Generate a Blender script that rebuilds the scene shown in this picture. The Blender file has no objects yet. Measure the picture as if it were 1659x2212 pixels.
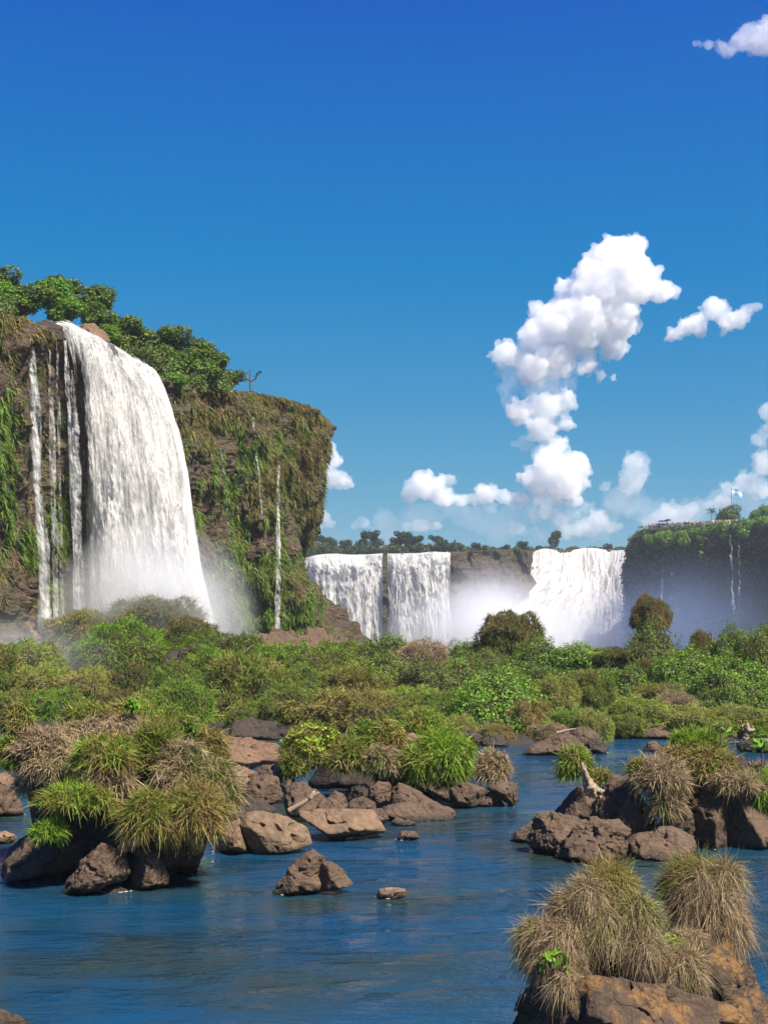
import bpy, math, random
import numpy as np
from mathutils import Vector
C = bpy.context.scene.collection
R = np.random.RandomState(7)
random.seed(7)
FX, FY0, CX, CH = 3039.0, 1330.0, 829.5, 6.0     # focal length and horizon of the view (in 1659x2212 units), camera height

# ------------------------------------------------------------------ helpers
def P(px, py, D):
    return np.array([(px - CX) / FX * D, D, CH - (py - FY0) / FX * D])
def DW(py):                                        # distance of a point of the water surface
    return CH * FX / (py - FY0)
Z1 = (0.0, 1480.7, .357); Z2 = (414.6, 1480.7, .4463); Z3 = (1066.1, 1510.4, .3574); Z4 = (1036.5, 1776.9, .3752)
def zc(fr, pts):
    return [(fr[0] + x * fr[2], fr[1] + y * fr[2]) for x, y in pts]

_perm = np.arange(256); np.random.RandomState(3).shuffle(_perm); _perm = np.concatenate([_perm] * 3)
_g = np.random.RandomState(4).normal(size=(256, 3)); _g /= np.linalg.norm(_g, axis=1)[:, None]
def gnoise(p):
    p = np.asarray(p, float); i = np.floor(p).astype(np.int64); f = p - i; i &= 255
    u = f * f * f * (f * (f * 6 - 15) + 10); out = np.zeros(len(p))
    for dx in (0, 1):
        wx = u[:, 0] if dx else 1 - u[:, 0]
        for dy in (0, 1):
            wy = u[:, 1] if dy else 1 - u[:, 1]
            for dz in (0, 1):
                wz = u[:, 2] if dz else 1 - u[:, 2]
                h = _perm[_perm[_perm[(i[:, 0] + dx) & 255] + ((i[:, 1] + dy) & 255)] + ((i[:, 2] + dz) & 255)]
                out += wx * wy * wz * np.sum(_g[h] * (f - np.array([dx, dy, dz])), axis=1)
    return out * 1.6
def fbm(p, o=4, g=.5):
    s = 0; a = 1.0; p = np.asarray(p, float)
    for k in range(o):
        s = s + a * gnoise(p + 17.3 * k); p = p * 2.03; a *= g
    return s
def ridged(p, o=4, g=.5):
    s = 0; a = 1.0; p = np.asarray(p, float)
    for k in range(o):
        s = s + a * (1 - np.abs(gnoise(p + 11.7 * k)) * 2.2); p = p * 2.1; a *= g
    return s
def sstep(a, b, x):
    t = np.clip((x - a) / (b - a), 0, 1); return t * t * (3 - 2 * t)

def mesh_np(name, V, F, mats=(), smooth=True, midx=None):
    V = np.ascontiguousarray(V, np.float32); F = np.ascontiguousarray(F, np.int32)
    me = bpy.data.meshes.new(name); n, k = F.shape
    me.vertices.add(len(V)); me.vertices.foreach_set('co', V.ravel())
    me.loops.add(n * k); me.loops.foreach_set('vertex_index', F.ravel())
    me.polygons.add(n); me.polygons.foreach_set('loop_start', np.arange(0, n * k, k, dtype=np.int32))
    me.polygons.foreach_set('loop_total', np.full(n, k, np.int32))
    me.polygons.foreach_set('use_smooth', np.full(n, smooth))
    if midx is not None: me.polygons.foreach_set('material_index', np.asarray(midx, np.int32))
    for m in (mats if isinstance(mats, (list, tuple)) else [mats]): me.materials.append(m)
    me.update(calc_edges=True); me.validate(); return me
def link(name, me, parent=None, loc=None):
    o = bpy.data.objects.new(name, me); C.objects.link(o)
    if parent: o.parent = parent
    if loc is not None: o.location = loc
    return o
def tag(o, label=None, cat=None, group=None, kind=None):
    for k, v in (('label', label), ('category', cat), ('group', group), ('kind', kind)):
        if v: o[k] = v
    return o
def thing(name, label, cat, loc=(0, 0, 0), group=None):
    o = bpy.data.objects.new(name, None); C.objects.link(o); o.location = loc; o.empty_display_size = .2
    return tag(o, label, cat, group)
def copy_tree(o, parent=None):
    c = o.copy(); C.objects.link(c); c.parent = parent
    for ch in o.children: copy_tree(ch, c)
    return c
def grid_faces(nu, nv):
    a = (np.arange(nu - 1)[:, None] * nv + np.arange(nv - 1)[None, :]).ravel()
    return np.stack([a, a + nv, a + nv + 1, a + 1], 1)
def merge(parts):
    V = []; F = []; n = 0
    for v, f in parts: V.append(v); F.append(f + n); n += len(v)
    return np.concatenate(V), np.concatenate(F)
_ico = {}
def ico(s):
    if s not in _ico:
        import bmesh
        bm = bmesh.new(); bmesh.ops.create_icosphere(bm, subdivisions=s, radius=1)
        v = np.array([x.co[:] for x in bm.verts]); f = np.array([[q.index for q in x.verts] for x in bm.faces]); bm.free()
        _ico[s] = (v / np.linalg.norm(v, axis=1)[:, None], f)
    return _ico[s]

# ------------------------------------------------------------------ node helpers
class NT:
    def __init__(s, name):
        s.m = bpy.data.materials.new(name); s.m.use_nodes = True; s.t = s.m.node_tree; s.t.nodes.clear()
        s.out = s.n('ShaderNodeOutputMaterial')
    def n(s, typ, **k):
        o = s.t.nodes.new(typ)
        for a, b in k.items():
            if a[0] == '_':
                key = a[1:]; key = int(key) if key.isdigit() else key.replace('_', ' ')
                s.set(o.inputs[key], b)
            else: setattr(o, a, b)
        return o
    def set(s, sock, v):
        if isinstance(v, bpy.types.NodeSocket): s.t.links.new(v, sock)
        elif isinstance(v, bpy.types.Node): s.t.links.new(v.outputs[0], sock)
        else:
            if sock.type == 'RGBA' and len(v) == 3: v = (*v, 1)
            sock.default_value = v
    def noise(s, vec, scale, detail=4, rough=.5, dist=0):
        return s.n('ShaderNodeTexNoise', _Vector=vec, _Scale=scale, _Detail=detail, _Roughness=rough, _Distortion=dist).outputs[0]
    def ramp(s, fac, stops, interp='LINEAR'):
        r = s.n('ShaderNodeValToRGB', _Fac=fac); e = r.color_ramp.elements; r.color_ramp.interpolation = interp
        while len(e) < len(stops): e.new(.5)
        for x, (p, c) in zip(e, stops):
            x.position = p; x.color = (*c, 1) if not isinstance(c, (int, float)) else (c, c, c, 1)
        return r.outputs[0]
    def mix(s, fac, a, b, mode='MIX'):
        m = s.n('ShaderNodeMix', data_type='RGBA', blend_type=mode)
        s.set(m.inputs[0], fac); s.set(m.inputs[6], a); s.set(m.inputs[7], b); return m.outputs[2]
    def math(s, op, a, b=0.0, clamp=False):
        m = s.n('ShaderNodeMath', operation=op, use_clamp=clamp); s.set(m.inputs[0], a); s.set(m.inputs[1], b); return m.outputs[0]
    def obj(s): return s.n('ShaderNodeTexCoord').outputs['Object']
    def pos(s): return s.n('ShaderNodeNewGeometry').outputs['Position']
    def scale(s, vec, v):
        return s.n('ShaderNodeVectorMath', operation='MULTIPLY', _0=vec, _1=v).outputs[0]
    def bump(s, h, strength=.5, dist=.1, normal=None):
        b = s.n('ShaderNodeBump', _Height=h, _Strength=strength, _Distance=dist)
        if normal is not None: s.set(b.inputs['Normal'], normal)
        return b.outputs[0]
    def finish(s, sh): s.t.links.new(sh.outputs[0], s.out.inputs[0]); return s.m
    def sepz(s, vec): return s.n('ShaderNodeSeparateXYZ', _Vector=vec).outputs[2]

def grass_mat(name, greens, dries, dry=.35, patch=.6, spread=.35, rnd=.25):
    t = NT(name); g = t.n('ShaderNodeNewGeometry'); r = g.outputs['Random Per Island']
    cg = t.ramp(r, [(i / (len(greens) - 1), c) for i, c in enumerate(greens)])
    cd = t.ramp(r, [(i / (len(dries) - 1), c) for i, c in enumerate(dries)])
    n = t.noise(t.pos(), patch, 3, .6)
    oi = t.n('ShaderNodeObjectInfo').outputs['Random']
    r2 = t.math('FRACT', t.math('MULTIPLY', r, 7.31))
    m = t.math('ADD', t.math('ADD', n, t.math('MULTIPLY', t.math('SUBTRACT', r2, .5), spread)), t.math('MULTIPLY', t.math('SUBTRACT', oi, .5), rnd))
    f = t.ramp(m, [(max(0, .62 - dry * .5), 0), (min(1, .80 - dry * .5), 1)])
    c = t.mix(f, cg, cd)
    d = t.n('ShaderNodeBsdfPrincipled', _Base_Color=c, _Roughness=.55); d.inputs['Specular IOR Level'].default_value = .25
    tr = t.n('ShaderNodeBsdfTranslucent', _Color=c)
    return t.finish(t.n('ShaderNodeMixShader', _0=.3, _1=d, _2=tr))

def rock_mat(name, c0, c1, c2, scale=1.0, bump=.6, dist=.08, lichen=0.0, moss=0.0, wet=True):
    t = NT(name); p = t.pos()
    n1 = t.noise(p, .9 * scale, 6, .6); n2 = t.noise(p, 7 * scale, 5, .65)
    v = t.n('ShaderNodeTexVoronoi', _Vector=p, _Scale=5.0 * scale, feature='F1').outputs[0]
    mus = t.noise(t.scale(p, (1, 1, 2.2)), 2.6 * scale, 8, .62, .6)
    c = t.mix(t.ramp(n1, [(.3, 0), (.7, 1)]), c0, c1)
    c = t.mix(t.math('MULTIPLY', t.ramp(n2, [(.45, 0), (.7, 1)]), .6), c, c2)
    oi = t.n('ShaderNodeObjectInfo').outputs['Random']; c = t.mix(t.math('MULTIPLY', oi, .4), c, c1)
    pw = t.n('ShaderNodeVectorMath', operation='ADD', _0=p, _1=t.scale(t.n('ShaderNodeTexNoise', _Vector=p, _Scale=1.5 * scale, _Detail=3.0).outputs['Color'], (.5 / scale, .5 / scale, .5 / scale))).outputs[0]
    ve = t.n('ShaderNodeTexVoronoi', _Vector=t.scale(pw, (1, 1, 1.5)), _Scale=1.1 * scale, feature='DISTANCE_TO_EDGE').outputs[0]; ck = t.ramp(ve, [(0, 1), (.035, 0)])
    c = t.mix(t.math('MULTIPLY', ck, .12), c, c0)
    if lichen:
        l = t.ramp(t.noise(p, 1.3 * scale, 5, .65), [(.5, 0), (.6, 1)]); c = t.mix(t.math('MULTIPLY', l, lichen), c, (.34, .17, .045))
    if moss:
        l = t.ramp(t.noise(p, .35 * scale, 5, .65), [(.45, 0), (.62, 1)]); c = t.mix(t.math('MULTIPLY', l, moss), c, (.05, .075, .02))
    rough = .78
    if wet:
        z = t.math('ADD', t.sepz(p), t.math('MULTIPLY', t.math('SUBTRACT', n2, .5), .15))
        w = t.ramp(z, [(.06, 1), (.22, 0)]); c = t.mix(t.math('MULTIPLY', w, .75), c, (.018, .014, .011))
        rough = t.math('SUBTRACT', .8, t.math('MULTIPLY', w, .45))
    h = t.math('ADD', t.math('MULTIPLY', mus, 1.0), t.math('MULTIPLY', n2, .45))
    h = t.math('ADD', h, t.math('MULTIPLY', t.math('MINIMUM', v, .35), .5)); h = t.math('SUBTRACT', h, t.math('MULTIPLY', ck, .16))
    h = t.math('ADD', h, t.math('MULTIPLY', t.noise(p, 38 * scale, 4, .7), .16))
    d = t.n('ShaderNodeBsdfPrincipled', _Base_Color=c, _Roughness=rough, _Normal=t.bump(h, bump, dist))
    d.inputs['Specular IOR Level'].default_value = .3
    return t.finish(d)

def plain(name, col, rough=.6, metal=0):
    t = NT(name); n = t.noise(t.obj(), 6, 3)
    c = t.mix(t.math('MULTIPLY', n, .3), col, tuple(x * .7 for x in col))
    return t.finish(t.n('ShaderNodeBsdfPrincipled', _Base_Color=c, _Roughness=rough, _Metallic=metal))

M = {}
GR = [(.045, .10, .008), (.10, .175, .014), (.16, .24, .02), (.22, .29, .03)]
GRB = [(.06, .14, .008), (.13, .25, .012), (.20, .33, .02), (.29, .40, .035)]
DR = [(.11, .075, .02), (.24, .17, .055), (.38, .29, .10), (.22, .19, .04)]
DRP = [(.16, .11, .06), (.3, .215, .125), (.46, .34, .2), (.25, .2, .1)]
M['g_green'] = grass_mat('grass_green', GR, DR, .3, .5)
M['g_mixed'] = grass_mat('grass_mixed', GR, DR, .55, .55)
M['g_fresh'] = grass_mat('grass_fresh', GRB, DR, .22, 1.2)
M['g_straw'] = grass_mat('grass_straw', GR, DRP, .86, .9)
M['g_olive'] = grass_mat('grass_olive', [(.04, .075, .010), (.09, .14, .018), (.15, .21, .024)], [(.09, .065, .02), (.19, .14, .04), (.28, .22, .07)], .42, .5)
M['g_hum'] = grass_mat('grass_mound', [(.08, .15, .012), (.15, .245, .018), (.22, .32, .025), (.30, .39, .04)], [(.19, .16, .04), (.32, .27, .08), (.42, .36, .13)], .38, .35, .5)
M['g_hum_green'] = grass_mat('grass_mound_green', [(.055, .13, .01), (.11, .225, .015), (.17, .30, .02), (.25, .38, .03)], [(.14, .14, .03), (.24, .22, .06)], .25, .35, .5)
M['g_moss'] = grass_mat('moss_green', [(.03, .075, .008), (.06, .14, .012), (.10, .21, .018), (.16, .29, .035)], GR, .35, .8)
M['leaf_bright'] = grass_mat('leaf_bright', [(.05, .13, .01), (.1, .23, .015), (.16, .33, .025), (.22, .4, .04)], GR, .2, .8)
M['leaf_mid'] = grass_mat('leaf_mid', [(.035, .08, .010), (.08, .16, .014), (.14, .235, .02), (.21, .31, .03)], [(.06, .08, .02), (.12, .14, .04)], .35, .3)
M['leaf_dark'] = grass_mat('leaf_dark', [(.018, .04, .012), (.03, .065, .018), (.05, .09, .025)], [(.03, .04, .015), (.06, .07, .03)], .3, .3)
M['leaf_lime'] = grass_mat('leaf_lime', [(.16, .3, .01), (.26, .42, .012), (.36, .5, .03)], [(.3, .38, .02), (.4, .45, .05)], .4, 2)
M['soil'] = rock_mat('soil', (.022, .015, .010), (.05, .034, .022), (.08, .055, .036), 1.6, .9, .12, wet=False)
M['rock'] = rock_mat('basalt_rock', (0.047, 0.031, 0.020), (0.113, 0.072, 0.044), (0.178, 0.117, 0.072), 1.0, 1.0, .12)
M['rock_pale'] = rock_mat('basalt_rock_pale', (0.089, 0.059, 0.036), (0.178, 0.114, 0.067), (0.243, 0.160, 0.095), .8, .8, .08)
M['rock_red'] = rock_mat('basalt_rock_red', (0.094, 0.053, 0.033), (0.187, 0.110, 0.067), (0.253, 0.160, 0.103), .9, 1.0, .14)
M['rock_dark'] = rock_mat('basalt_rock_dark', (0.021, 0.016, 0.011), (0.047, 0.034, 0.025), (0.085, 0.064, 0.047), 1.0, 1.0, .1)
M['rock_lichen'] = rock_mat('basalt_rock_lichen', (0.032, 0.022, 0.013), (0.085, 0.055, 0.034), (0.140, 0.091, 0.056), 1.7, 1.0, .08, lichen=.4)
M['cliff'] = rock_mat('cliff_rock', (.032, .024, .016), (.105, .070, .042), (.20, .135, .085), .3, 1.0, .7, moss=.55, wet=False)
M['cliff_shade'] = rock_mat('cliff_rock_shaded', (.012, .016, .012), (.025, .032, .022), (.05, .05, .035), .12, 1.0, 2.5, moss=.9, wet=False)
M['cliff_far'] = rock_mat('cliff_rock_far', (.04, .032, .02), (.09, .065, .04), (.16, .12, .075), .09, 1.0, 2.5, moss=.9, wet=False)
M['ground'] = rock_mat('ground_soil', (.03, .03, .014), (.05, .055, .02), (.08, .07, .035), .8, .8, .1, wet=False)
M['wood'] = plain('bleached_wood', (.27, .19, .12), .7)
M['bark'] = plain('bark', (.10, .08, .06), .8)

# ------------------------------------------------------------------ shape generators
def lobe(poly, D, th, seed, sub=5, k=30, amp=.07, tilt=(.15, .9)):
    r = np.random.RandomState(seed)
    pts = np.array([P(x, y, D)[[0, 2]] for x, y in poly]); c = pts.mean(0)
    nrm, h = [], []
    area = .5 * np.sum(pts[:, 0] * np.roll(pts[:, 1], -1) - np.roll(pts[:, 0], -1) * pts[:, 1])
    if area < 0: pts = pts[::-1]
    for a, b in zip(pts, np.roll(pts, -1, 0)):
        e = b - a; l = np.hypot(*e)
        if l < 1e-4: continue
        n = np.array([e[1], -e[0]]) / l; he = np.dot(n, a - c)
        if he < .02: continue
        for s in (-1, 1):
            t = r.uniform(*tilt) * (.5 if n[1] < -.3 else 1); q = math.sqrt(1 + t * t)
            nrm.append((n[0] / q, s * t / q, n[1] / q)); h.append(he / q)
    for s in (-1, 1):
        for j in range(6):
            v = np.array([r.uniform(-1.1, 1.1), s, r.uniform(-.3, 1.1)]); v /= np.linalg.norm(v); nrm.append(v); h.append(th * r.uniform(.66, 1.0))
    nrm = np.array(nrm); h = np.array(h); d, f = ico(sub)
    dn = d @ nrm.T; q = np.where(dn > 1e-3, dn / h, 0)
    rad = 1 / np.power(np.sum(q ** k, 1), 1 / k)
    size = (pts.max(0) - pts.min(0)).mean() * .5; V = d * rad[:, None]
    o = seed * 3.7
    cr = ridged(V / size * 1.1 + o, 4, .55)
    st = gnoise(V / size * np.array([1.2, 1.2, 2.6]) + o + 3); V = V + d * (size * amp * (fbm(V / size * 1.5 + o, 5, .6) * .9 + (cr - 1.2) * .55 + .5 * np.round(st * 3) / 3 + .03))[:, None]
    V = V + d * (size * amp * .28 * fbm(V / size * 7 + o, 3))[:, None]
    pit = np.maximum(0, gnoise(V / size * 3.1 + o + 9) - .32); V = V - d * (size * .5 * pit)[:, None]
    V += np.array([c[0], D, c[1]])
    return V, f
def rock(name, label, polys, base=None, D=None, th=None, mat='rock', seed=1, group='boulders along the river', sub=5, k=30, amp=.07, cat='boulder'):
    parts = []
    for i, p in enumerate(polys):
        poly, off = (p if isinstance(p, tuple) and not isinstance(p[0], tuple) else (p, 0))
        xs = [a[0] for a in poly]; ys = [a[1] for a in poly]
        d0 = D if D else DW(base if base else max(ys)); w = min((max(xs) - min(xs)), 1.6 * (max(ys) - min(ys))) / FX * d0
        t = th if th else w * .5
        parts.append(lobe(poly, (d0 + (0 if D else t * .75)) + off, t, seed * 13 + i, sub, k, amp))
    V, F = merge(parts); c = V.mean(0); c[2] = V[:, 2].min()
    o = link(name, mesh_np(name, V - c, F, M[mat]), loc=c)
    return tag(o, label, cat, group)

def blades(roots, dirs, L, W, droop, seg=4, seed=0, curl=.15):
    r = np.random.RandomState(seed); n = len(roots)
    L = np.broadcast_to(L, (n,)); W = np.broadcast_to(W, (n,)); droop = np.broadcast_to(droop, (n,))
    side = np.cross(dirs, r.normal(size=(n, 3))); side /= np.linalg.norm(side, axis=1)[:, None] + 1e-9
    cu = r.normal(size=(n, 3)) * curl; rows = []
    for j in range(seg + 1):
        t = j / seg
        c = roots + dirs * (L * t)[:, None] + cu * (L * t * t)[:, None]; c[:, 2] -= droop * L * t * t
        w = (W * (1 - t ** 2 * .85) * .5)[:, None]
        rows += [c - side * w, c + side * w]
    V = np.stack(rows, 1).reshape(-1, 3); b = np.arange(n)[:, None] * (2 * seg + 2) + np.arange(seg)[None, :] * 2
    b = b.ravel(); return V, np.stack([b, b + 1, b + 3, b + 2], 1)
def leaves(pts, nor, size, seed=0, asp=.55):
    r = np.random.RandomState(seed); n = len(pts); size = np.broadcast_to(size, (n,))[:, None]
    nor = nor + r.normal(size=(n, 3)) * .65; nor /= np.linalg.norm(nor, axis=1)[:, None]
    a = np.cross(nor, r.normal(size=(n, 3))); a /= np.linalg.norm(a, axis=1)[:, None]; b = np.cross(nor, a)
    V = np.stack([pts - a * size, pts - b * size * asp, pts + a * size - nor * size * .25, pts + b * size * asp], 1).reshape(-1, 3)
    i = np.arange(n)[:, None] * 4; return V, i + np.array([[0, 1, 2, 3]])
def ellips_pts(n, r, rx, ry, rz, zmin=-.6, lump=.25, o=0.):
    d = r.normal(size=(int(n * 1.8) + 20, 3)); d /= np.linalg.norm(d, axis=1)[:, None]; d = d[d[:, 2] > zmin][:n]
    k = 1 + lump * fbm(d * 2.0 + o, 3)
    return d, d * k[:, None] * np.array([rx, ry, rz])
def core(rx, ry, rz, seed, lump=.25, o=0., sub=4, flat=-.6):
    d, f = ico(sub); k = (1 + lump * fbm(d * 2.0 + o, 3)) * .86 + .05 * fbm(d * 6 + seed, 3)
    return d * k[:, None] * np.array([rx, ry, rz]), f
# a hanging grass tussock round a lump of soil, centre at its middle
def tussock_parts(rx, ry, rz, n, L, W, seed, up=.5, droop=.7, lump=.42, zmin=-.6, wild=.6, out=.55, cl_=.75, gap=.0, root=.88, mat='g_mixed'):
    r = np.random.RandomState(seed); o = seed * 1.9
    d, p = ellips_pts(n, r, rx, ry, rz, zmin, lump, o); kp = gnoise(p * (2.6 / max(rx, .1)) + o + 77) < .62 - gap; d = d[kp]; p = p[kp]; n = len(p)
    q3 = p * (3.2 / max(rx, .1)); cv3 = np.stack([gnoise(q3 + o), gnoise(q3 + o + 31), gnoise(q3 + o + 67)], 1); cv4 = np.stack([gnoise(q3 * 3 + o), gnoise(q3 * 3 + o + 31), gnoise(q3 * 3 + o + 67)], 1)
    dirs = d * out + np.array([0, 0, up]) + cv3 * cl_ + cv4 * cl_ * .65 + r.normal(size=(n, 3)) * wild; dirs /= np.linalg.norm(dirs, axis=1)[:, None]
    cl = .75 + .5 * np.clip(fbm(p * (2.4 / max(rx, .1)) + o + 5, 2) + .5, 0, 1)
    V, F = blades(p * root, dirs, L * r.uniform(.55, 1.15, n) * cl, W * r.uniform(.7, 1.3, n), droop * r.uniform(.2, 1.3, n), 4, seed, .3)
    return (V, F), core(rx * .93, ry * .93, rz * .93, seed, lump, o)
LS = .56
def tussock(name, label, c, D, rx, rz, L=.45, n=2500, W=None, seed=1, mat='g_mixed', ry=None, cat='grass tussock', group='grass tussocks on the rocks', leaf=None, **kw):
    cw = P(c[0], c[1], D); s = D / FX; rx *= s; rz *= s; ry = (ry * s) if ry else rx * .8
    W = W or D / 1405 * .9
    n = int(n * 1.8); L = L * LS; (V, F), (cv, cf) = tussock_parts(rx, ry, rz, n, L, W, seed, **kw)
    b = np.array([0, 0, -rz]); t = thing(name, label, cat, cw + b, group)
    link('grass', mesh_np('grass', V - b, F, M[mat], False), t)
    link('soil', mesh_np('soil', cv - b, cf, M['soil']), t)
    if leaf:
        m, ln, ls = leaf; r = np.random.RandomState(seed + 50)
        d, p = ellips_pts(ln, r, rx, ry, rz, -.2, .22, seed * 1.9)
        V, F = leaves(p * r.uniform(.95, 1.15, len(p))[:, None], d + np.array([0, 0, .5]), ls * r.uniform(.6, 1.2, len(p)), seed)
        link('leaves', mesh_np('leaves', V - b, F, M[m], False), t)
    return t
def tube(pts, rad, nseg=6):
    pts = np.array(pts, float); rad = np.broadcast_to(rad, (len(pts),)); ring = []
    for i, p in enumerate(pts):
        t = pts[min(i + 1, len(pts) - 1)] - pts[max(i - 1, 0)]; t /= np.linalg.norm(t) + 1e-9
        a = np.cross(t, [.3, 1, .1]); a /= np.linalg.norm(a); b = np.cross(t, a)
        for q in range(nseg):
            w = 2 * math.pi * q / nseg; ring.append(p + (a * math.cos(w) + b * math.sin(w)) * rad[i])
    F = []
    for i in range(len(pts) - 1):
        for q in range(nseg):
            F.append((i * nseg + q, i * nseg + (q + 1) % nseg, (i + 1) * nseg + (q + 1) % nseg, (i + 1) * nseg + q))
    return np.array(ring), np.array(F)

SKY_AIR, SKY_DUST, SKY_OZ, SKY_SAT, SKY_STR, EXPO, VB, HAZE = .6, 0.0, 6.0, 1.0, .11, 1.25, 12, .00021
# ------------------------------------------------------------------ clouds
t = NT('cloud_vapour')
v = t.n('ShaderNodeVolumePrincipled', _Color=(.995, .995, 1.0), _Density=.02, _Anisotropy=.0)
t.t.links.new(v.outputs[0], t.out.inputs['Volume']); M['cloud'] = t.m
DC = 5000.0
def cloud(label, blobs, seed, dens=None, vox=5.0):
    r = np.random.RandomState(seed); parts = []; s = DC / FX; d, f = ico(2)
    for (x, y, q) in blobs:
        c = P(x, y, DC); R0 = q * s * 1.1; parts.append((d * R0 * np.array([.92, .9, .9]) + c, f))
        for k in range(14):
            n = r.normal(size=3); n /= np.linalg.norm(n); n[2] = n[2] * .8 + .12; q1 = R0 * r.uniform(.22, .45)
            c1 = c + n * (R0 * .86); parts.append((d * q1 + c1, f))
            for j in range(5):
                n2 = r.normal(size=3); n2 = n2 / np.linalg.norm(n2) + n; n2 /= np.linalg.norm(n2)
                parts.append((d * q1 * r.uniform(.25, .5) + c1 + n2 * q1 * .9, f))
    V, F = merge(parts); c = V.mean(0)
    o = bpy.data.objects.new('tmp', mesh_np('tmp', V - c, F)); C.objects.link(o)
    m = o.modifiers.new('r', 'REMESH'); m.mode = 'VOXEL'; m.voxel_size = vox
    dg = bpy.context.evaluated_depsgraph_get(); ev = o.evaluated_get(dg); me = bpy.data.meshes.new_from_object(ev)
    bpy.data.objects.remove(o)
    n = len(me.vertices); V = np.empty(n * 3, np.float32); me.vertices.foreach_get('co', V); V = V.reshape(-1, 3)
    N = np.empty(n * 3, np.float32); me.vertices.foreach_get('normal', N); N = N.reshape(-1, 3)
    wd = V + c
    V = V + N * ((20 * (np.abs(gnoise(wd / 60)) - .3) + 12 * (np.abs(gnoise(wd / 26)) - .3) + 7 * (np.abs(gnoise(wd / 12)) - .3))[:, None])
    me.vertices.foreach_set('co', V.astype(np.float32).ravel()); me.update()
    me.materials.clear(); me.materials.append(M['cloud'] if dens is None else dens)
    o = link('cloud', me, loc=c); return tag(o, label, 'cloud', 'clouds over the falls')
def thin(k):
    m = M['cloud'].copy(); m.node_tree.nodes['Principled Volume'].inputs['Density'].default_value = k; return m
M['cloud_thin'] = thin(.006); M['cloud_soft'] = thin(.010); M['cloud_veil'] = thin(.0022)
cloud('tall towering white cumulus cloud, the biggest in the sky', [(1330,560,54),(1300,620,56),(1372,615,50),(1425,628,28),(1452,630,12),(1215,622,22),(1200,700,52),(1262,680,56),(1330,695,48),(1150,730,34),(1095,765,30),(1250,725,45),(1325,745,34),(1150,795,40),(1205,780,40),(1270,790,22),(1300,812,13),(1325,818,9),(1120,890,30),(1180,880,36),(1222,868,24),(1170,925,34),(1222,915,18),(1205,958,20),(1190,1010,42),(1245,1008,34),(1155,1035,32),(1220,1045,40)], 1)
cloud('ragged white cloud with a raised right tail beside the towering cumulus', [(1545,668,28),(1505,700,26),(1455,722,18),(1590,690,24),(1632,665,10),(1615,675,14),(1570,700,20),(1480,708,20)], 2)
cloud('white cloud cut off by the upper right corner of the sky', [(1645,85,36),(1600,88,26),(1560,98,14),(1530,95,11),(1505,92,10),(1665,60,28),(1575,112,12)], 3, M['cloud_soft'])
cloud('small upright white cloud right of the towering cumulus foot', [(1370,1005,28),(1365,1042,28),(1392,1020,14),(1308,1050,10),(1345,1055,14)], 4, M['cloud_soft'])
cloud('long low white cloud bank stretching left of the cumulus foot', [(920,1052,34),(885,1068,22),(955,1072,26),(972,1038,12),(1050,1068,24),(1090,1075,18),(1125,1076,18),(1160,1078,18),(1200,1080,18),(1240,1078,20),(1000,1083,15),(1025,1080,16)], 5)
cloud('white cloud peeking out behind the overhanging nose of the left cliff', [(712,990,26),(740,1040,20),(705,1028,28),(760,1048,10),(690,960,20)], 6)
cloud('small cloud low behind the foot of the left cliff', [(690,1122,22),(710,1132,14),(675,1140,20)], 7, M['cloud_soft'])
cloud('small faint cloud over the trees left of the far falls', [(785,1128,15),(770,1138,10),(800,1138,9)], 8, M['cloud_thin'])
cloud('flat little cloud above the trees over the twin far curtains', [(902,1138,15),(940,1138,13),(880,1138,9),(920,1136,14)], 9, M['cloud_soft'])
cloud('low puffy cloud right of the lone tree on the horizon', [(1295,1122,24),(1252,1142,20),(1225,1150,16),(1275,1140,20),(1320,1140,16)], 10, M['cloud_soft'])
cloud('pale low cloud left of the lone tree on the horizon', [(1110,1145,14),(1130,1150,13),(1165,1155,18),(1180,1110,18),(1160,1120,14),(1200,1160,14)], 11, M['cloud_thin'])
cloud('rounded cloud rising behind the viewing platform', [(1450,1110,24),(1490,1102,18),(1420,1122,18),(1395,1130,12),(1470,1120,20)], 12, M['cloud_soft'])
cloud('stacked cloud bank at the right edge behind the flag', [(1640,948,20),(1665,925,20),(1605,1045,26),(1572,1055,18),(1655,1000,30),(1640,1055,28),(1665,890,22),(1560,1085,18),(1530,1090,12)], 13, M['cloud_soft'])

cloud('wide faint veil of low cloud over the middle of the horizon', [(x, 1118 + 26 * math.sin(x * .031) + 14 * math.sin(x * .083), 22 + 10 * abs(math.sin(x * .05))) for x in range(830, 1340, 22)], 14, M['cloud_veil'], 9)
cloud('faint veil of low cloud towards the right edge of the horizon', [(x, 1105 + 22 * math.sin(x * .027), 24 + 12 * abs(math.sin(x * .043))) for x in range(1340, 1700, 24)], 15, M['cloud_veil'], 9)
cloud('thin cloud shreds between the cumulus foot and the horizon cloud bank', [(1180,1100,20),(1205,1118,24),(1150,1105,16),(1240,1105,16),(1110,1092,14),(1270,1095,14),(1060,1100,16)], 16, M['cloud_thin'])
cloud('dim grey cloud shreds on the shaded side of the towering cumulus', [(1095,800,22),(1110,825,26),(1090,840,16),(1150,845,28),(1185,835,36),(1225,830,22),(1265,775,20),(1245,800,18),(1100,865,18),(1130,960,20)], 17, thin(.0045))

M['bank'] = rock_mat('bank_ground', (.018, .014, .010), (.04, .032, .02), (.07, .055, .036), .8, .9, .2, wet=False)
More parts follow.
